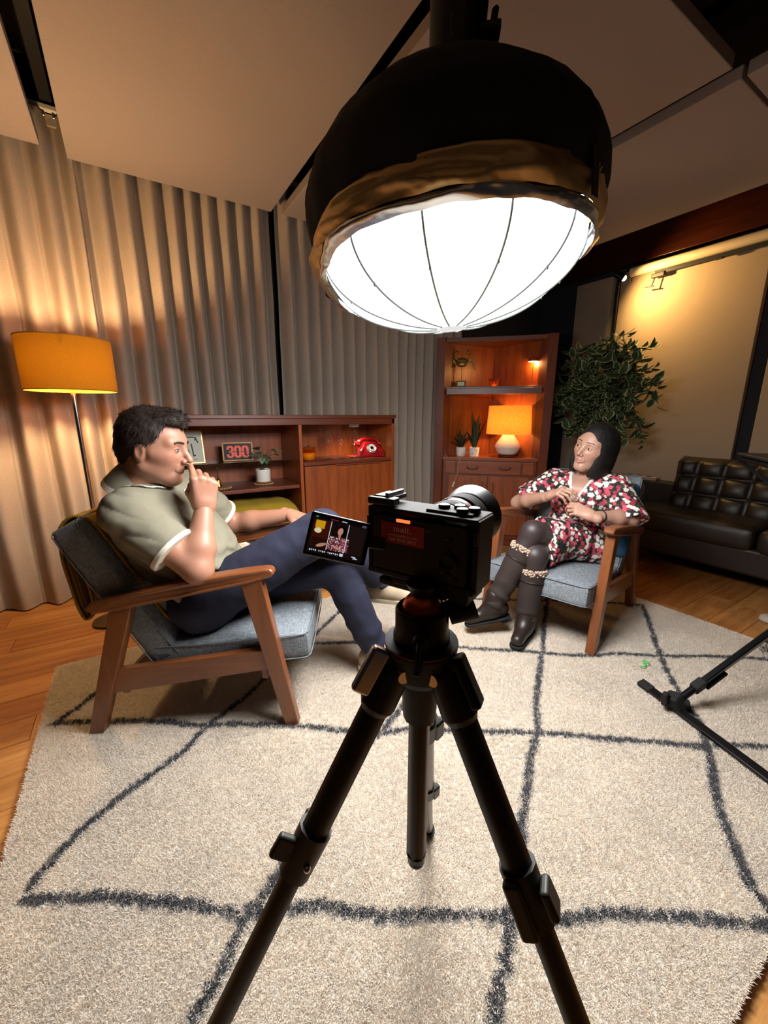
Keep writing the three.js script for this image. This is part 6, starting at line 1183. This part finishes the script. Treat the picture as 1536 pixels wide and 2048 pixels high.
// ================= the woman =================
{
  const o = thing('person', 'dark-haired woman in a floral dress and brown boots, legs crossed, hands raised', 'person', [WOM_C.x, 0.009, WOM_C.z], WOM_T);
  const J = { hipL: [-0.02, 0.43, -0.10], hipR: [-0.02, 0.42, 0.06], kneeL: [0.375, 0.545, 0.035], ankL: [0.495, 0.185, 0.145], kneeR: [0.395, 0.435, 0.005], ankR: [0.42, 0.125, 0.010], pel: [-0.03, 0.44, -0.02], waist: [-0.06, 0.555, -0.025], chest: [-0.075, 0.685, -0.03], neck: [-0.085, 0.775, -0.045], shR: [-0.075, 0.735, 0.125], elR: [0.03, 0.600, 0.285], wrR: [0.165, 0.690, 0.055], shL: [-0.085, 0.735, -0.185], elL: [0.0, 0.598, -0.285], wrL: [0.185, 0.625, -0.165] };
  const skin = [0.455, 0.258, 0.185];
  const hm = basis([-0.035, 0.925, -0.070], [0.93, 0.05, 0.28], [-0.16, 0.95, -0.30]);
  const bc = [cap(J.pel, J.waist, 0.10, 0.085), cap(J.waist, J.chest, 0.085, 0.092), cap(J.chest, J.neck, 0.085, 0.05), cap(J.neck, [-0.060, 0.87, -0.058], 0.048, 0.044), cap([-0.07, 0.72, -0.03], J.shR, 0.065, 0.046), cap([-0.075, 0.72, -0.03], J.shL, 0.065, 0.046), cap([-0.02, 0.70, 0.02], [-0.025, 0.70, -0.08], 0.062, 0.062),
    cap(J.shR, J.elR, 0.044, 0.037), cap(J.elR, lerp3(J.elR, J.wrR, 0.35), 0.036, 0.037), cap(lerp3(J.elR, J.wrR, 0.35), J.wrR, 0.037, 0.024), cap(J.shL, J.elL, 0.044, 0.037), cap(J.elL, lerp3(J.elL, J.wrL, 0.35), 0.036, 0.037), cap(lerp3(J.elL, J.wrL, 0.35), J.wrL, 0.037, 0.024), cap(J.hipR, J.kneeR, 0.07, 0.045), cap(J.hipL, J.kneeL, 0.07, 0.045), cap(J.kneeL, J.ankL, 0.045, 0.032), cap(J.kneeR, J.ankR, 0.045, 0.032)];
  const [bl, bh] = boundsOf(bc, 0.03), geos = [nets(blend(bc, 0.022), bl, bh, 0.010, skinTone(skin))];
  const hf = headField({ fem: 1, open: 1 }); geos.push(nets(hf, [-0.13, -0.17, -0.105], [0.14, 0.14, 0.105], 0.0034, headColor(skin, [0.50, 0.17, 0.16])).applyMatrix4(hm));
  const hR = { curl: [[0.75, 0.55, 0.4], [0.85, 0.6, 0.4], [0.95, 0.6, 0.4], [1.0, 0.6, 0.4]], spread: 0.5, scale: 0.88, thumb: [[0.024, -0.006, 0.026], [0.046, -0.020, 0.042], [0.068, -0.040, 0.040], [0.084, -0.056, 0.030]] };
  const mR = basis(J.wrR, [0.30, 0.45, -0.84], [0.35, 0.80, 0.45]);
  geos.push(handGeo(hR, mR, skinTone(skin)));
  const hL = { left: 1, curl: [[0.55, 0.75, 0.4], [0.65, 0.8, 0.4], [0.75, 0.85, 0.4], [0.85, 0.85, 0.4]], spread: 0.3, scale: 0.88, thumb: [[0.024, -0.006, 0.026], [0.048, -0.016, 0.042], [0.070, -0.028, 0.040], [0.088, -0.038, 0.028]] };
  const mL = basis(J.wrL, [0.22, 0.32, 0.92], [0.62, 0.62, -0.30]);
  geos.push(handGeo(hL, mL, skinTone(skin)));
  part(o, 'body', geos, skinMat(0.45));
  const hairM = std({ color: col('#070505'), roughness: 0.7 });
  o.userData.gaze = 0.003; faceParts(o, hf, std({ color: col('#2a1a14'), roughness: 0.6 }), hm, '#2b1c12', 0.0019, 0.033, 0.001); delete o.userData.gaze;
  nails(hR, mR, o, std({ color: col('#e2a595'), roughness: 0.25 })); nails(hL, mL, o, std({ color: col('#e2a595'), roughness: 0.25 }));
  // bob haircut
  const hg = new THREE.Group(); hg.name = 'hair'; o.add(hg); hm.decompose(hg.position, hg.quaternion, hg.scale);
  const hairF = (x, y, z) => {
    const az = Math.abs(z), an = Math.atan2(z, x + 0.02);
    let d = ellD(x, y, z, [-0.018, 0.038, 0, 0.107, 0.099, 0.085]);
    d = smin(d, ellD(x, y, az, [-0.022, -0.060, 0.050, 0.084, 0.125, 0.048]), 0.03);
    d = smin(d, capD(x, y, z, cap([-0.06, 0.02, 0], [-0.072, -0.115, 0], 0.065, 0.055)), 0.05);
    d += 0.002 * nz(x * 14, y * 5, z * 14) + 0.0008 * nz(x * 60, y * 8, z * 60);
    const face = ellD(x, y, z, [0.088, -0.035, 0.0, 0.078, 0.118, 0.066]); d = smax(d, -face, 0.008);
    d = smax(d, -capD(x, y, z, cap([0.03, -0.09, 0], [-0.03, -0.19, 0], 0.05, 0.05)), 0.008);
    return smax(d, -(y + 0.138 + 0.004 * nz(x * 40, z * 40)), 0.006);
  };
  part(hg, 'hair_mass', nets(hairF, [-0.16, -0.16, -0.13], [0.12, 0.17, 0.13], 0.004), hairM);
  part(hg, 'hair_strands', strands(hairF, [-0.15, -0.09, -0.12], [0.035, 0.15, 0.12], 2600, 43, (p) => [-0.2, p[1] > 0.10 ? -0.2 : -1, p[2] * 4], 0.042, 0.0008, () => 0.03), phys({ color: col('#0b0808'), roughness: 0.5, side: THREE.DoubleSide })).userData.kind = 'stuff';
  // floral dress
  const sR = lerp3(J.shR, J.elR, 0.86), sL = lerp3(J.shL, J.elL, 1.10), aR = dir3(J.shR, J.elR), aL = dir3(J.shL, J.elL);
  const tc = [cap([-0.04, 0.44, 0.03], [-0.065, 0.56, 0.01], 0.118, 0.100), cap([-0.04, 0.44, -0.07], [-0.065, 0.56, -0.06], 0.118, 0.100), cap([-0.065, 0.56, 0.01], [-0.070, 0.685, 0.025], 0.100, 0.100), cap([-0.065, 0.56, -0.06], [-0.075, 0.685, -0.085], 0.100, 0.100), cap([-0.02, 0.665, 0.03], [-0.022, 0.665, -0.09], 0.082, 0.082), cap([-0.075, 0.71, 0.03], J.shR, 0.085, 0.062), cap([-0.08, 0.71, -0.09], J.shL, 0.085, 0.062), cap([-0.08, 0.74, -0.035], [-0.085, 0.782, -0.042], 0.085, 0.060)];
  const slv = [cap(J.shR, J.elR, 0.066, 0.072), cap(J.shL, [J.elL[0] + 0.01, J.elL[1] - 0.02, J.elL[2] - 0.01], 0.066, 0.080)];
  const sk = [cap([-0.04, 0.44, 0.0], J.hipL, 0.12, 0.11), cap(J.hipL, J.kneeL, 0.112, 0.082), cap(J.hipR, J.kneeR, 0.108, 0.082)];
  const torso = blend(tc, 0.035), skirt = blend(sk, 0.05), hem = cut(lerp3(J.hipL, J.kneeL, 0.83), [0.88, 0.05, 0.30].map((v) => v / 0.931)), cR = cut(sR, aR), cL = cut(sL, aL);
  // v neck: wedge removed at the front
  const vee = (x, y, z) => { const zc = z + 0.035, w = (y - 0.668) * 0.44; return Math.max(Math.abs(zc) - w, 0.668 - y, -0.075 - x) * 0.85; };
  const neckHole = (x, y, z) => capD(x, y, z, cap([-0.085, 0.75, -0.042], [-0.065, 0.90, -0.058], 0.056, 0.056));
  const opening = (x, y, z) => smin(neckHole(x, y, z), vee(x, y, z), 0.012);
  const drF = (x, y, z) => {
    let d = smin(torso(x, y, z), smax(skirt(x, y, z), hem(x, y, z), 0.006), 0.05);
    d = smin(d, smax(capD(x, y, z, slv[0]), cR(x, y, z), 0.006), 0.022); d = smin(d, smax(capD(x, y, z, slv[1]), cL(x, y, z), 0.006), 0.022);
    d += 0.0055 * nz(x * 13, y * 9, z * 13) + 0.004 * Math.sin((z * 0.8 + x * 0.5 + y * 0.2) * 80 + 4 * nz(x * 6, y * 6, z * 6)) * sstep(0.62, 0.45, y) * 0.7;
    return smax(d, -opening(x, y, z), 0.004);
  };
  const hash = (i, j, k, s) => { let h = (i * 374761393 + j * 668265263 + k * 2147483647 + s * 974634541) | 0; h = Math.imul(h ^ (h >>> 13), 1274126177); return ((h ^ (h >>> 16)) >>> 0) / 4294967296; };
  const floral = (x, y, z) => {
    const op = opening(x, y, z); if (op < 0.012 && y > 0.66) return [0.74, 0.72, 0.66];
    const S = 0.0215, X = x / S, Y = y / S, Z = z / S, i0 = Math.floor(X), j0 = Math.floor(Y), k0 = Math.floor(Z); let best = 9, t = 0, ang = 0;
    for (let i = -1; i <= 1; i++) for (let j = -1; j <= 1; j++) for (let k = -1; k <= 1; k++) { const a = i0 + i, b = j0 + j, c = k0 + k, dx = a + hash(a, b, c, 1) - X, dy = b + hash(a, b, c, 2) - Y, dz = c + hash(a, b, c, 3) - Z, d = Math.hypot(dx, dy, dz); if (d < best) { best = d; t = hash(a, b, c, 4); ang = Math.atan2(dy, dx + dz); } }
    const lim = 0.56 + 0.07 * Math.cos(ang * 5);
    if (best < lim) { if (t < 0.42) return best < 0.12 ? [0.55, 0.42, 0.16] : [0.80, 0.77, 0.68]; if (t < 0.78) return best < 0.15 ? [0.20, 0.02, 0.04] : [0.58, 0.085, 0.13]; if (t < 0.90) return [0.33, 0.03, 0.06]; return [0.04, 0.055, 0.022]; }
    return [0.010, 0.009, 0.010];
  };
  part(o, 'floral_dress', nets(drF, [-0.24, 0.30, -0.40], [0.42, 0.86, 0.38], 0.0048, floral), std({ vertexColors: true, roughness: 0.8, side: THREE.DoubleSide }));
  // tights
  const tg = [cap(J.hipL, J.kneeL, 0.080, 0.054), cap(J.kneeL, J.ankL, 0.053, 0.036), cap(J.hipR, J.kneeR, 0.080, 0.054), cap(J.kneeR, J.ankR, 0.053, 0.036)], tA = blend(tg.slice(0, 2), 0.025), tB = blend(tg.slice(2), 0.025), [tlo, thi] = boundsOf(tg, 0.01);
  part(o, 'tights', nets((x, y, z) => Math.min(tA(x, y, z), tB(x, y, z)), tlo, thi, 0.006), phys({ color: col('#33292a'), roughness: 0.5, sheen: 0.5, sheenRoughness: 0.4, sheenColor: col('#8a7068') }));
  // boots
  const boot = (knee, ank, toe, up, name) => {
    const g = new THREE.Group(); g.name = name; o.add(g); const d = dir3(knee, ank), t0 = lerp3(knee, ank, 0.24), c = [cap(t0, ank, 0.063, 0.050)];
    const leather = std({ color: col('#241a16'), roughness: 0.42 }), suede = std({ color: col('#2a1f1b'), roughness: 0.85 });
    const topC = cut(t0, d.map((v) => -v)), botC = cut(ank, d), [lo, hi] = boundsOf(c, 0.02);
    part(g, 'shaft', nets((x, y, z) => { let f = smax(capD(x, y, z, c[0]), topC(x, y, z), 0.004); f = smax(f, botC(x, y, z) - 0.02, 0.01); const t = (x - t0[0]) * d[0] + (y - t0[1]) * d[1] + (z - t0[2]) * d[2]; return f + 0.004 * Math.sin(t * 95 + 3 * nz(x * 12, y * 12, z * 12)) * sstep(0.14, 0.26, t) + 0.002 * nz(x * 20, y * 20, z * 20); }, lo, hi, 0.005), suede);
    // shearling cuff
    const side = V(...d).cross(V(...toe)).normalize(), fr = V(...d).cross(side).normalize(), cf = []; reseed(name.length * 7);
    for (let k = 0; k < 170; k++) { const a = k / 170 * Math.PI * 2, w = rr(-0.004, 0.004), r = 0.058 + rr(-0.003, 0.004); const p = V(...t0).addScaledVector(side, Math.cos(a) * r).addScaledVector(fr, Math.sin(a) * r).addScaledVector(V(...d), rr(-0.014, 0.012)); cf.push(new THREE.IcosahedronGeometry(rr(0.0045, 0.0075), 1).translate(p.x, p.y, p.z)); }
    part(g, 'shearling_cuff', cf, std({ color: col('#b09a86'), roughness: 1 }));
    const ring = []; for (let k = 0; k < 24; k++) { const a = k / 24 * Math.PI * 2, p = V(...lerp3(knee, ank, 0.38)).addScaledVector(side, Math.cos(a) * 0.0615).addScaledVector(fr, Math.sin(a) * 0.0615); ring.push(p); }
    part(g, 'strap', tube(ring, 0.0035, 60, 6, true), leather);
    const m = basis(ank, toe, up), ft = new THREE.Group(); ft.name = 'foot'; g.add(ft); m.decompose(ft.position, ft.quaternion, ft.scale);
    part(ft, 'vamp', nets((x, y, z) => { let f = capD(x, y, z, cap([-0.022, -0.040, 0], [0.135, -0.062, 0], 0.042, 0.030)); f = smin(f, capD(x, y, z, cap([-0.005, 0.03, 0], [0.03, -0.03, 0], 0.048, 0.040)), 0.03); return smax(f, -0.085 - y, 0.006); }, [-0.08, -0.10, -0.06], [0.18, 0.09, 0.06], 0.0045), leather);
    part(ft, 'sole', nets((x, y, z) => smax(capD(x, 0, z, cap([-0.024, 0, 0], [0.136, 0, 0], 0.041, 0.034)), Math.abs(y + 0.087) - 0.006, 0.003), [-0.08, -0.11, -0.06], [0.19, -0.07, 0.06], 0.0045), M.rubber);
    part(ft, 'heel', box(0.055, 0.022, 0.07, -0.034, -0.098, 0, 0.006), M.rubber);
  };
  boot(J.kneeL, J.ankL, [0.74, -0.20, 0.64], [0.10, 0.97, 0.10], 'crossed_boot'); boot(J.kneeR, J.ankR, [0.97, -0.02, -0.16], [0, 1, 0], 'planted_boot');
  // bracelet, ring and clip-on microphone
  const w = V(...lerp3(J.elL, J.wrL, 0.78)), ax = V(...dir3(J.elL, J.wrL)), tor = new THREE.TorusGeometry(0.031, 0.003, 8, 36).applyQuaternion(new THREE.Quaternion().setFromUnitVectors(V(0, 0, 1), ax)).translate(w.x, w.y, w.z);
  part(o, 'bracelet', tor, M.black, 'thin black bracelet');
  const rg = new THREE.TorusGeometry(0.0092, 0.0015, 8, 20).rotateY(Math.PI / 2).translate(0.098, -0.006, 0.010).applyMatrix4(new THREE.Matrix4().makeScale(0.88, 0.88, 0.88)).applyMatrix4(mL); part(o, 'ring', rg, M.brass, 'gold finger ring');
  let mp = V(0.05, 0.672, -0.070); for (let k = 0; k < 40 && drF(mp.x, mp.y, mp.z) > 0; k++) mp.x -= 0.003; part(o, 'lapel_microphone', [ball(0.007, mp.x + 0.004, mp.y + 0.008, mp.z), rod(mp.clone().add(V(0.004, -0.012, 0)), mp.clone().add(V(0.004, 0.008, 0)), 0.004)], M.black, 'small black lapel microphone');
}
scene.traverse((o) => { if (o.isLight) o.castShadow = true; });
renderer.render(scene, camera);
